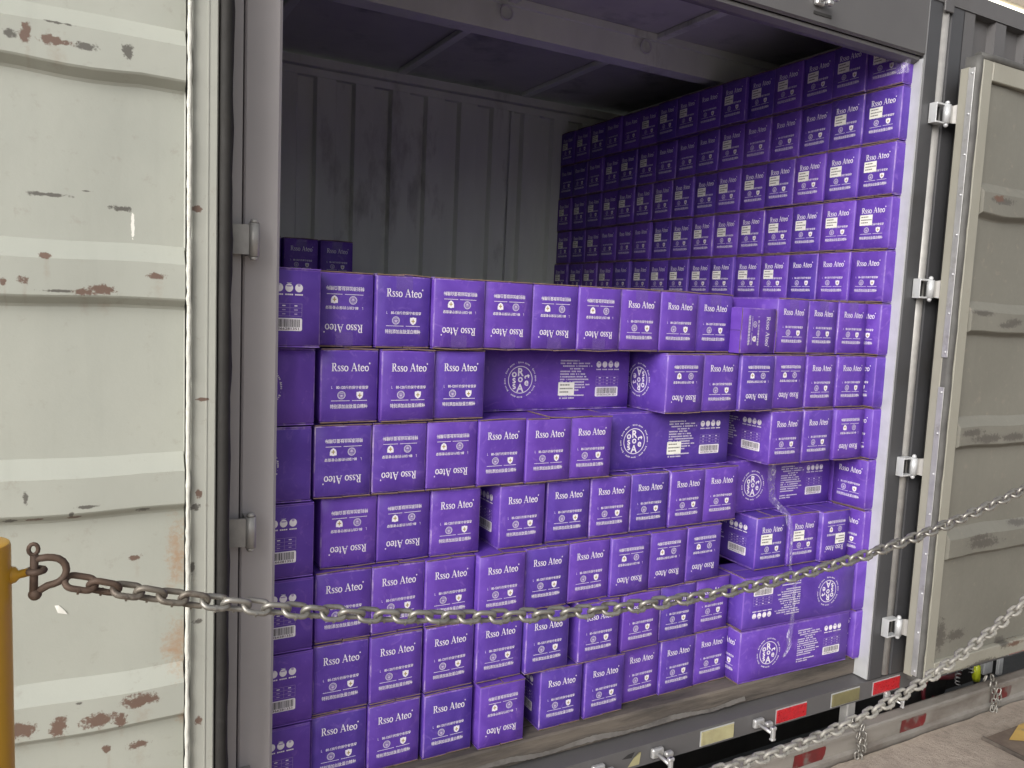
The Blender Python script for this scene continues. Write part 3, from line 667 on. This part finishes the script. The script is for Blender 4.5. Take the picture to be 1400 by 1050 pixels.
def long_print():
    p = Print(); H2 = H / 2
    p.xf(logo(.142, H2), lambda x, y: (x, y))
    rnd = random.Random(21)
    x0 = .290; y = H - .0385
    lens = [(0, .070), (0, .112), (0, .121), (.033, .09), (0, .078), (0, .098), (0, .102), (0, .110), (0, .094), (0, .115), (0, .098), (0, .072), (0, 0), (0, .094), (0, .055)]
    for a, c in lens:
        x = x0 + a
        while x < x0 + c:
            w = rnd.uniform(.0022, .0052)
            if rnd.random() < .85:
                p.rect(x, y - .0020, x + w * .45, y + .0022, 0); p.rect(x + w * .5, y - .0022, x + w * .92, y - .0006, 0); p.rect(x + w * .55, y + .0004, x + w * .92, y + .0018, 0)
            x += w + .0007
        y -= .0088
    for i in range(4):
        cx = .4405 + i * .0245; cy = H - .0505
        pts = [(cx + .0098 * math.cos(R(a)), cy + .0104 * math.sin(R(a))) for a in range(0, 360, 15)]
        p.poly(pts, 0)
        if i == 0: p.poly([(cx - .0085, cy + .0065), (cx + .0085, cy + .0065), (cx + .003, cy + .0015), (cx - .004, cy + .0045)], 3, 1)
        if i == 1: p.rect(cx - .001, cy + .006, cx + .001, cy + .0105, 3, 1)
        if i == 2: p.poly([(cx - .0095, cy + .006), (cx - .004, cy + .0025), (cx + .004, cy + .0025), (cx + .0095, cy + .006), (cx, cy + .0070)], 3, 1); p.rect(cx - .006, cy + .0115, cx + .006, cy + .0125)
        if i == 3: p.poly([(cx - .004, cy + .0106), (cx - .0032, cy + .0045), (cx, cy + .0030), (cx + .0032, cy + .0045), (cx + .004, cy + .0106)], 3, 1)
        for k in range(4): p.rect(cx - .0095 + k * .0050, H - .0690, cx - .0054 + k * .0050, H - .0655)
    tx0, tx1, ty0, ty1 = .432, .522, H - .121, H - .090
    for k in range(4): yy = ty0 + (ty1 - ty0) * k / 3; p.rect(tx0, yy - .0003, tx1, yy + .0003, 3)
    for k in range(4): xx = tx0 + (tx1 - tx0) * k / 3; p.rect(xx - .0003, ty0, xx + .0003, ty1, 3, 1)
    for r_ in range(3):
        for c_ in range(3):
            cx = tx0 + (c_ + .5) * (tx1 - tx0) / 3; cy = ty0 + (r_ + .5) * (ty1 - ty0) / 3; w = rnd.uniform(.006, .010)
            p.rect(cx - w / 2, cy - .0013, cx + w / 2, cy + .0013, 3 if r_ < 2 else 0)
    bx0, bx1, by0, by1 = .430, .523, H - .158, H - .126
    r_ = .004; pts = []
    for (cx, cy, a0) in ((bx1 - r_, by1 - r_, 0), (bx0 + r_, by1 - r_, 90), (bx0 + r_, by0 + r_, 180), (bx1 - r_, by0 + r_, 270)):
        pts += [(cx + r_ * math.cos(R(a0 + k * 30)), cy + r_ * math.sin(R(a0 + k * 30))) for k in range(4)]
    p.poly(pts, 0)
    x = bx0 + .006; rb = random.Random(4)
    while x < bx1 - .007:
        w = rb.choice((.0006, .0006, .0012, .0018, .0024)); p.rect(x, by0 + .0095, x + w, by1 - .003, 2, 1); x += w + rb.choice((.0006, .0010, .0016))
    put_text(p, '6938366281351', bx0 + .008, bx1 - .008, by0 + .0022, .0062, 2)
    p.items[-1] = (p.items[-1][0], p.items[-1][1], 2, 2.4e-4)
    return p
BF, BS = .0016, .0022      # bulge of the short and the long faces
def bulge(u, v, k): return k * (1 - u * u) * (1 - v * v)
EPS = .0005
def f_front(x, y, d): return (x - W / 2, -bulge(2 * x / W - 1, 2 * y / H - 1, BF) - EPS - d, y)
def f_right(x, y, d): return (W / 2 + bulge(2 * x / L - 1, 2 * y / H - 1, BS) + EPS + d, x, y)
def f_left(x, y, d): return (-W / 2 - bulge(2 * x / L - 1, 2 * y / H - 1, BS) - EPS - d, L - x, y)
FP, LP = front_print(), long_print()
ME = {'front_print': FP.mesh('front_print', f_front), 'right_print': LP.mesh('side_print', f_right), 'left_print': LP.mesh('side_print', f_left)}
def sticker(name, cx, cy, w, h, face):
    p = Print(); p.rect(cx - w / 2, cy - h / 2, cx + w / 2, cy + h / 2, 0, 6); rnd = random.Random(8)
    for k, yy in enumerate((.30, .02, -.24)):
        x = cx - w * .40
        while x < cx + w * (.40 if k == 1 else .15):
            q = rnd.uniform(.002, .005); p.rect(x, cy + yy * h - .0022, x + q * .8, cy + yy * h + .0022, 2, 7); x += q + .0008
    b = MB()
    for vs, fs, mi, d in p.items: b.add([face(x, y, d) for x, y in vs], fs, mi)
    return b.mesh(name, [M['paper'], M['gold'], M['dark']])
ME['front_sticker'] = sticker('paper_sticker', .052, H - .0865, .056, .040, f_front)
ME['long_sticker'] = sticker('paper_sticker', .315, H - .131, .062, .043, f_right)
def carton_mesh(seed):
    rnd = random.Random(seed); e = .0035; zt = H - .0040; z0 = .0040
    def axis(lo, hi, n): return [lo, lo + e] + [lo + e + (hi - lo - 2 * e) * i / n for i in range(1, n)] + [hi - e, hi]
    ax = [axis(-W / 2, W / 2, 4), axis(0, L, 6), axis(z0, zt, 4)]
    b = MB(); vid = {}; N_ = [len(a) - 1 for a in ax]
    crush = {(i, j, k): rnd.choice((0, 0, .002, .0045)) for i in (0, N_[0]) for j in (0, N_[1]) for k in (0, N_[2])}
    def vert(i, j, k):
        key = (i, j, k)
        if key in vid: return vid[key]
        p_ = [ax[0][i], ax[1][j], ax[2][k]]; n_ = (len(ax[0]) - 1, len(ax[1]) - 1, len(ax[2]) - 1)
        ext = [(q == 0, q == m) for q, m in zip((i, j, k), n_)]
        onf = [x or y for x, y in ext]
        u = 2 * (p_[0]) / W; v = 2 * p_[1] / L - 1; w = 2 * (p_[2] - z0) / (zt - z0) - 1
        q = list(p_)
        if sum(onf) >= 2:
            for a in range(3):
                if onf[a]: q[a] += (e * .42) * (1 if ext[a][0] else -1)
        else:
            if onf[0]: q[0] += (-1 if ext[0][0] else 1) * bulge(v, w, BS)
            if onf[1]: q[1] += (-1 if ext[1][0] else 1) * bulge(u, w, BF)
        if sum(onf) == 3 and crush.get(key): q = [q[a] + crush[key] * (1 if ext[a][0] else -1) for a in range(3)]
        elif sum(onf) >= 2: q = [q[a] + rnd.uniform(0, .0009) * ((1 if ext[a][0] else -1) if onf[a] else 0) for a in range(3)]
        vid[key] = len(b.v); b.v.append(tuple(q)); return vid[key]
    n_ = [len(a) - 1 for a in ax]
    for a in range(3):
        o1, o2 = [q for q in range(3) if q != a]
        for side in (0, n_[a]):
            for i in range(n_[o1]):
                for j in range(n_[o2]):
                    c_ = []
                    for di, dj in ((0, 0), (1, 0), (1, 1), (0, 1)):
                        t_ = [0, 0, 0]; t_[a] = side; t_[o1] = i + di; t_[o2] = j + dj; c_.append(vert(*t_))
                    edge = i in (0, n_[o1] - 1) or j in (0, n_[o2] - 1)
                    b.f.append(tuple(c_)); b.m.append(1 if edge else 0); b.sm.append(True)
    # closing flaps above and below, raw board at their cut ends
    for zb, s in ((zt + .0002, 1), (z0 - .0002, -1)):
        for sx in (-1, 1):
            g = rnd.uniform(.0008, .0025); yo = rnd.uniform(-.0012, .0022); lift = rnd.uniform(0, .0035) if s > 0 else 0
            x0, x1 = (g, W / 2 - .001) if sx > 0 else (-W / 2 + .001, -g); t_ = .0030 * s
            ya, yb = yo, L - .001
            inner, outer = (x0, x1) if sx > 0 else (x1, x0)
            vs = [(outer, ya, zb), (inner, ya, zb + lift), (inner, yb, zb + lift), (outer, yb, zb), (outer, ya, zb + t_), (inner, ya, zb + t_ + lift), (inner, yb, zb + t_ + lift), (outer, yb, zb + t_)]
            b.add(vs, [(4, 5, 6, 7), (0, 1, 2, 3)], 0); b.add(vs, [(0, 1, 5, 4), (2, 3, 7, 6)], 2); b.add(vs, [(1, 2, 6, 5)], 2); b.add(vs, [(3, 0, 4, 7)], 1)
    me = b.mesh('carton', [M['carton'], M['edge'], M['kraft']]); b.fix(me); return me
CM = [carton_mesh(s) for s in range(9)]
def tape_mesh():
    b = MB(); x0, x1 = -.024, .024; n = 8; vs = []
    rnd = random.Random(1)
    path = [(.06, H - .0004), (.0, H - .0004)] + [(-.0012 - bulge(0, 2 * (H - q) / H - 1, BF), H - q) for q in (.004, .015, .03, .042)]
    for y, z in path:
        for i in range(n): vs.append((x0 + (x1 - x0) * i / (n - 1), y + rnd.uniform(-.0004, .0002), z + rnd.uniform(0, .0004)))
    b.add(vs, [(r_ * n + i, r_ * n + i + 1, (r_ + 1) * n + i + 1, (r_ + 1) * n + i) for r_ in range(len(path) - 1) for i in range(n - 1)], 0, True)
    return b.mesh('packing_tape', M['tape'])
ME['tape'] = tape_mesh()

rc = random.Random(42)
TURN = {'F': 0, 'R': -90}
def carton(label, group, pos, heading, flip, parts, jitter=1.0, yaw=0):
    """pos = centre of the bottom of the short front face (heading F) or of the long face turned to the viewer (heading R)."""
    o = link('carton', CM[rc.randrange(9)])
    th = R(TURN[heading] + yaw + rc.uniform(-1.1, 1.1) * jitter)
    h2 = H / 2
    if heading == 'F':
        fl = {'U': Matrix(), 'D': Matrix.Rotation(math.pi, 4, 'Y'), 'S': Matrix.Rotation(R(90), 4, 'Y')}[flip]
        cz = h2 if flip != 'S' else W / 2
        mt = Matrix.Translation(pos) @ Matrix.Rotation(th, 4, 'Z') @ Matrix.Translation((0, 0, cz)) @ fl @ Matrix.Translation((0, 0, -h2))
    elif heading == 'R':      # long face (+X side of the carton) towards the viewer, centred on pos
        fl = Matrix() if flip == 'U' else Matrix.Rotation(math.pi, 4, 'X')
        mt = Matrix.Translation(pos) @ Matrix.Rotation(th, 4, 'Z') @ Matrix.Translation((-W / 2, 0, h2)) @ fl @ Matrix.Translation((0, -L / 2, -h2))
    o.matrix_world = mt
    tag(o, label, 'carton', group)
    for p_ in parts:
        nm = {'front_print': 'front_print', 'right_print': 'side_print', 'left_print': 'side_print', 'front_sticker': 'paper_sticker', 'long_sticker': 'paper_sticker', 'tape': 'packing_tape'}[p_]
        q_ = link(nm, ME[p_], o)
        if 'print' in nm: q_['kind'] = 'stuff'
    return o
ORD = ['first', 'second', 'third', 'fourth', 'fifth', 'sixth', 'seventh', 'eighth', 'ninth', 'tenth', 'eleventh', 'twelfth', 'thirteenth', 'fourteenth', 'fifteenth']
ROWN = {1: 'top row', 2: 'second row', 3: 'third row', 4: 'middle row', 5: 'fifth row', 6: 'sixth row', 7: 'bottom row'}
GF, GS, GB = 'purple cartons of the front pile', 'purple cartons of the tall side stack', 'purple cartons at the back wall'
# (kind, x, y): U upright, D upside down, s sticker, S on its side, L/M long face (M turned over), B set back behind another
FRONT = {
 1: [('Lz', .268, 2.03), ('D', .632, 2.085), ('U', .795, 2.075), ('D', .957, 2.06), ('D', 1.117, 2.065), ('D', 1.277, 2.065), ('D', 1.437, 2.06), ('U', 1.599, 2.065), ('U', 1.760, 2.065), ('U', 1.924, 2.075), ('S', 2.104, 2.045), ('B', 2.115, 2.27), ('U', 2.297, 2.07), ('U', 2.460, 2.075), ('U', 2.626, 2.075)],
 2: [('M', .265, 2.06), ('U', .648, 2.075), ('U', .812, 2.065), ('U', .973, 2.075), ('Ls', 1.385, 2.20), ('Dl', 1.781, 2.04), ('U', 1.948, 2.05), ('D', 2.112, 2.04), ('D', 2.292, 2.06), ('U', 2.457, 2.06), ('U', 2.626, 2.06)],
 3: [('M', .260, 2.06), ('D', .635, 2.075), ('D', .796, 2.075), ('D', .957, 2.075), ('U', 1.118, 2.07), ('U', 1.278, 2.065), ('U', 1.437, 2.07), ('Ls', 1.796, 2.13), ('Ul', 2.285, 2.05), ('U', 2.457, 2.055), ('D', 2.628, 2.05)],
 4: [('L', .271, 2.06), ('D', .662, 2.095), ('D', .823, 2.095), ('U', .984, 2.09), ('Ul', 1.203, 2.08), ('U', 1.376, 2.09), ('U', 1.541, 2.09), ('U', 1.706, 2.095), ('U', 1.873, 2.095), ('U', 2.034, 2.10), ('L', 2.402, 2.17)],
 5: [('L', .273, 2.06), ('U', .647, 2.08), ('U', .807, 2.08), ('U', .967, 2.075), ('U', 1.130, 2.055), ('U', 1.296, 2.07), ('U', 1.460, 2.075), ('D', 1.622, 2.07), ('D', 1.791, 2.08), ('D', 1.958, 2.085), ('Uls', 2.295, 2.09), ('Us', 2.461, 2.085), ('Ds', 2.624, 2.07)],
 6: [('L', .276, 2.06), ('U', .644, 2.08), ('U', .806, 2.075), ('U', .973, 2.075), ('U', 1.139, 2.07), ('U', 1.305, 2.06), ('U', 1.502, 2.06), ('U', 1.686, 2.075), ('U', 1.858, 2.09), ('U', 2.030, 2.10), ('M', 2.412, 2.034)],
 7: [('L', .273, 2.06), ('U', .643, 2.08), ('U', .805, 2.075), ('U', .974, 2.07), ('D', 1.147, 2.05), ('Ul', 1.373, 2.07), ('U', 1.545, 2.07), ('U', 1.722, 2.105), ('U', 1.883, 2.1), ('U', 2.048, 2.108), ('L', 2.414, 2.038)],
}
for r_, row in FRONT.items():
    z = zf + (7 - r_) * P + .0015; cnt = 0
    for kd, x, y in row:
        k = kd[0]
        if k != 'B': cnt += 1
        where = ORD[cnt - 1] + ' from left in front pile ' + ROWN[r_]
        if k in 'LM':
            parts = ['right_print', 'front_print'] + (['long_sticker'] if 's' in kd else [])
            what = {'L': 'purple carton turned broadside', 'M': 'broadside purple carton printed upside down'}[k]
            yaw = 1.9 if x > 2.2 and r_ > 5 else 0
            carton(what + ', ' + where, GF, (x, y, z), 'R', 'U' if k == 'L' else 'D', parts, .25, -yaw)
        elif k == 'B':
            carton('plain purple carton set back behind the sideways one, front pile top row', GF, (x, y, z), 'F', 'U', ['front_print'], .5)
        else:
            parts = ['front_print'] + (['left_print'] if ('l' in kd and k == 'U') else ['right_print'] if 'l' in kd else []) + (['front_sticker'] if 's' in kd else [])
            if r_ == 1 and k != 'S': parts.append('tape')
            what = {'U': 'upright purple carton', 'D': 'upside-down purple carton', 'S': 'purple carton lying on its side'}[k]
            if 's' in kd: what += ' with sticker'
            carton(what + ', ' + where, GF, (x, y, z), 'F', k, parts, 0 if k == 'S' else 1.0, 8 if k == 'S' else 0)
# tall stack along the right: rows from the top, column 1 nearest the door
STICK = {0: '111110111011011'[::-1], }
NOST = {0: {4, 5, 9}, 1: {1, 2, 3, 7, 8, 9, 11, 12, 13}, 2: set(), 3: {4, 5, 6}, 4: {5, 13, 14, 15}}     # counted from the back wall
for row in range(12):
    z = zf + (11 - row) * P + .0015
    for c_ in range(15):
        if row > 4 and c_ > 0: continue
        back = 15 - c_
        st = row <= 4 and back not in NOST[row]
        lean = .007 * (11 - row) / 11
        y = 2.022 - lean + .080 + c_ * .1602 + rc.uniform(-.0014, .0014)
        x = 2.714 + rc.uniform(-.007, .009) + (.004 if row % 2 else 0)
        if row in (7,): x += .0
        kind = 'purple carton with white sticker, ' if st else 'purple carton without sticker, '
        where = ORD[c_] + ' from door in side stack ' + ('top row' if row == 0 else ORD[row] + ' row down')
        if row > 4: kind = 'purple carton edge beside right doorpost, '; where = ORD[row] + ' row down of side stack'
        o = carton(kind + where, GS, (0, 0, 0), 'F', 'U', ['front_print'] + (['front_sticker'] if st else []), 0)
        o.matrix_world = Matrix.Translation((x, y, z)) @ Matrix.Rotation(R(-90 + rc.uniform(-1.5, 1.5)), 4, 'Z')
        if row in (5, 6, 7, 8, 9, 10, 11): link('side_print', ME['right_print'], o)['kind'] = 'stuff'
# three cartons on the rear pile
for i, (x, lb) in enumerate(((.775, 'dim purple carton by back wall, mostly hidden behind left doorpost'), (.951, 'dim purple carton by back wall with tape strip, left of its neighbour'), (1.124, 'dim purple carton by back wall, right end above front pile'))):
    carton(lb, GB, (x, 3.85, zf + 7 * P + .0015), 'F', 'U', ['front_print', 'tape'])
# cartons hidden behind the front layer, filling the hold
b = MB()
for r_ in range(7):
    z = zf + r_ * P + .002
    for iy, y in enumerate((2.70, 3.275, 3.85)):
        for ix in range(13):
            x = .50 + ix * .162
            b.box(x, x + .158, y, y + .57, z, z + .2005, 0, .004)
o = b.build('carton_pile', [M['carton']]); o['kind'] = 'stuff'
tag(o, 'dark mass of purple cartons behind the front pile', 'cartons')
b = MB()
for r_ in range(7):
    z = zf + r_ * P + .002
    for iy in range(14):
        y = 2.012 + .1602 * (iy + 1); b.box(2.714, 3.284, y + .001, y + .158, z, z + .2005, 0, .004)
o = b.build('carton_pile', [M['carton']]); o['kind'] = 'stuff'
tag(o, 'hidden lower cartons of the tall side stack', 'cartons')

# plastic film strip hanging down the right part of the pile
def film():
    rnd = random.Random(6)
    path = [(2.190, 2.02, -.530, .018), (2.235, 2.055, -.60, .017), (2.285, 2.10, -.68, .016), (2.36, 2.085, -.742, .015), (2.372, 2.066, -.80, .010), (2.372, 2.066, -.88, .007), (2.372, 2.062, -.945, .006), (2.350, 2.012, -.985, .008), (2.345, 2.012, -1.08, .007), (2.345, 2.012, -1.15, .011), (2.343, 2.012, -1.19, .014), (2.335, 2.010, -1.23, .010), (2.312, 2.012, -1.27, .006)]
    pts = []
    for i in range(len(path) - 1):
        for k in range(6):
            t = k / 6; pts.append(tuple(path[i][q] * (1 - t) + path[i + 1][q] * t for q in range(4)))
    n = 7; vs = []
    for i, (x, y, z, w) in enumerate(pts):
        for j in range(n):
            u = j / (n - 1) - .5
            vs.append((x + u * 2 * w + rnd.uniform(-.0015, .0015), y - .004 + .006 * math.sin(j * 2.1 + i * .35) * (w / .017) + rnd.uniform(-.0012, .0012), z + u * w * .5))
    b = MB(); b.add(vs, [(i * n + j, i * n + j + 1, (i + 1) * n + j + 1, (i + 1) * n + j) for i in range(len(pts) - 1) for j in range(n - 1)], 0, True)
    o = b.build('plastic_film_strip', M['film']); tag(o, 'crumpled clear plastic film strip hanging over cartons beside the right doorpost', 'plastic film')
film()
b = MB(); vs = []; rnd = random.Random(4)
for i in range(14):
    z = .92 + .125 * i / 13
    for j in range(6):
        a = j / 5; x, y = (2.703, 2.065 - a * .055 * 1) if j < 4 else (2.703 + (j - 3) * .012, 1.998)
        vs.append((x - .002 + rnd.uniform(-.002, .0005), y + rnd.uniform(-.002, .002), z + rnd.uniform(-.003, .003)))
b.add(vs, [(i * 6 + j, i * 6 + j + 1, (i + 1) * 6 + j + 1, (i + 1) * 6 + j) for i in range(13) for j in range(5)], 0, True)
o = b.build('plastic_film_strip', M['film']); tag(o, 'shiny clear tape wrapped on the topmost carton corner by the right doorpost', 'plastic film')

# ================================================================== BARRIER POSTS AND CHAINS
def link_mesh(name, mat, r=.0047, half=.0125, rad=.0112):
    pts = []
    for i in range(9): a = R(-90 + 180 * i / 8); pts.append((half + rad * math.cos(a) - .003, rad * math.sin(a), 0))
    for i in range(9): a = R(90 + 180 * i / 8); pts.append((-half + rad * math.cos(a) + .003, rad * math.sin(a), 0))
    b = MB(); b.tube(pts, r, 8, closed=True)
    b.box(-.0016, .0016, -rad - r - .0008, -rad + r * .6, -r * .9, r * .9, 0)
    me = b.mesh(name, mat); b.fix(me); return me
M['half_rusty'] = simple('browned_steel_chain', (.24, .215, .18), (.155, .135, .11), 25, .55, metal=.5, dirt=(.075, .05, .04), dscale=30, dlo=.5, dhi=.7, bump=.4, bscale=120, bdist=.001, rand=True)
LH = link_mesh('chain_link', M['half_rusty'], .0048)
LM = link_mesh('chain_link', M['chain']); LR = link_mesh('chain_link', M['rusty'], .0049); LD = link_mesh('chain_link', M['chain_dust'], .0049)
YC = 1.30
def post(x, label):
    o = empty('barrier_post', (x, YC, -1.65)); tag(o, label, 'post', 'yellow barrier posts')
    b = MB(); n = 28; r = .045; top = 1.65 - .362
    prof = [(r, 0), (r, top - .006), (r - .0015, top - .0015), (r - .005, top), (0.0005, top)]
    vs = [(q * math.cos(2 * math.pi * k / n), q * math.sin(2 * math.pi * k / n), z) for q, z in prof for k in range(n)]
    b.add(vs, [(i * n + k, i * n + (k + 1) % n, (i + 1) * n + (k + 1) % n, (i + 1) * n + k) for i in range(len(prof) - 1) for k in range(n)], 0, True)
    pm = b.build('pole', M['yellow'], o)
    pm.data.set_sharp_from_angle(angle=R(40))
    b = MB(); b.box(-.09, .09, -.09, .09, 0, .010, 0, .003); b.build('base_plate', M['yellow'], o)
    return o
pL = post(-.125, 'scuffed yellow barrier post at the left edge holding both chains')
pR = post(2.80, 'scuffed yellow barrier post beyond the right edge holding the chains')
f1 = lambda x: -.011 * x ** 3 + .155 * x ** 2 - .331 * x - .433
f2 = lambda x: (.210 if x > 1.471 else .090) * (x - 1.471) ** 2 - 1.0627
def eye(parent, sx, z):
    b = MB(); b.tube([(.040 * sx, 0, z), (.050 * sx, 0, z), (.054 * sx, 0, z), (.066 * sx, 0, z + .002)], [.014, .011, .006, .006], 10)
    b.tube([(.075 * sx + .010 * math.cos(R(a)), .010 * math.sin(R(a)), z + .003) for a in range(0, 360, 30)], .0048, 8, 1, closed=True); b.build('eye_bolt', [M['yellow'], M['rusty']], parent)
eye(pL, 1, 1.65 - .412); eye(pL, 1, 1.65 + f2(-.05)); eye(pR, -1, 1.65 + f1(2.74)); eye(pR, -1, 1.65 + f2(2.74))
def chain(name, label, f, x0, x1, mesh, rust=0):
    o = empty(name, (x0, YC, f(x0))); tag(o, label, 'chain', 'steel barrier chains')
    pitch = .0330; x = x0; i = 0; rnd = random.Random(13); base = 40
    while x < x1:
        z = f(x); dz = f(x + .001) - z; l = math.hypot(.001, dz); x2 = x + pitch * .001 / l; z2 = f(x2)
        mid = Vector(((x + x2) / 2, YC, (z + z2) / 2)); ang = math.atan2(z2 - z, x2 - x)
        me = LR if i < rust else LH if i < rust + 4 else mesh
        lk = link('chain_link', me, o)
        base += rnd.uniform(-5, 5); base = max(15, min(75, base))
        roll = R(base + 90 * (i % 2) + rnd.uniform(-8, 8))
        lk.matrix_local = Matrix.Translation(mid - o.location) @ Matrix.Rotation(-ang, 4, 'Y') @ Matrix.Rotation(roll, 4, 'X') @ Matrix.Rotation(R(rnd.uniform(-4, 4)), 4, 'Z')
        x = x2; i += 1
    return o
ch1 = chain('barrier_chain', 'upper chain sagging across the cartons, its left end links rusty brown', f1, -.010, 2.735, LM, 2)
ch2 = chain('barrier_chain', 'lower dusty grey chain crossing the bottom rail at lower right', f2, .0, 2.73, LD)
# rusty shackle on the left post
sh = empty('shackle', (-.048, YC, -.412)); tag(sh, 'rusty brown shackle tying the upper chain to the left yellow post', 'shackle')
b = MB(); pts = [(-.004, 0, -.030), (.012, 0, -.021)] + [(.016 + .020 * math.cos(R(a)), 0, .000 + .020 * math.sin(R(a))) for a in range(-80, 81, 20)] + [(.012, 0, .021), (-.006, 0, .020)]
b.tube(pts, .0052, 10); b.build('bow', M['rusty'], sh)
b = MB(); b.tube([(-.006, 0, -.036), (-.004, 0, .026)], .0055, 10); b.tube([(-.0052 + .006 * math.cos(R(a)), .002, .034 + .008 * math.sin(R(a))) for a in range(0, 360, 30)], .003, 8, closed=True); b.ball((-.004, 0, -.032), .009); b.build('pin', M['rusty'], sh)
# lashing chains round the side guard
def lashing(x, label, seed):
    o = empty('lashing_chain', (x, 1.862, -1.568)); tag(o, label, 'chain', 'short lashing chains on the side guard')
    rnd = random.Random(seed)
    pts = [(0, .04, .05), (.006, .02, .03), (-.004, -.002, .012), (.008, -.006, -.012), (.0, -.006, -.036), (.010, -.005, -.058), (.034, .03, .05), (.038, .012, .026), (.034, -.003, .002), (.040, -.006, -.022), (.032, -.005, -.046), (-.012, -.010, -.062), (.014, -.008, -.076)]
    for i, p_ in enumerate(pts):
        lk = link('chain_link', LG, o, p_); lk.rotation_euler = (R(rnd.uniform(-30, 30) + 90 * (i % 2)), R(90 + rnd.uniform(-25, 25)), R(rnd.uniform(-20, 20)))
LG = link_mesh('lashing_link', M['chain'], .0032, .0105, .0075)
lashing(2.585, 'short bright lashing chain wrapped round the guard below lower chain', 1)
lashing(3.455, 'short lashing chain wrapped round the guard near the right edge', 2)

# ------------------------------------------------------------------ lift the whole design so that the dock floor is z = 0
bpy.context.view_layer.update()
for o in list(sc.objects):
    if o.parent is None and o.type not in ('CAMERA', 'LIGHT'): o.location.z += ZO
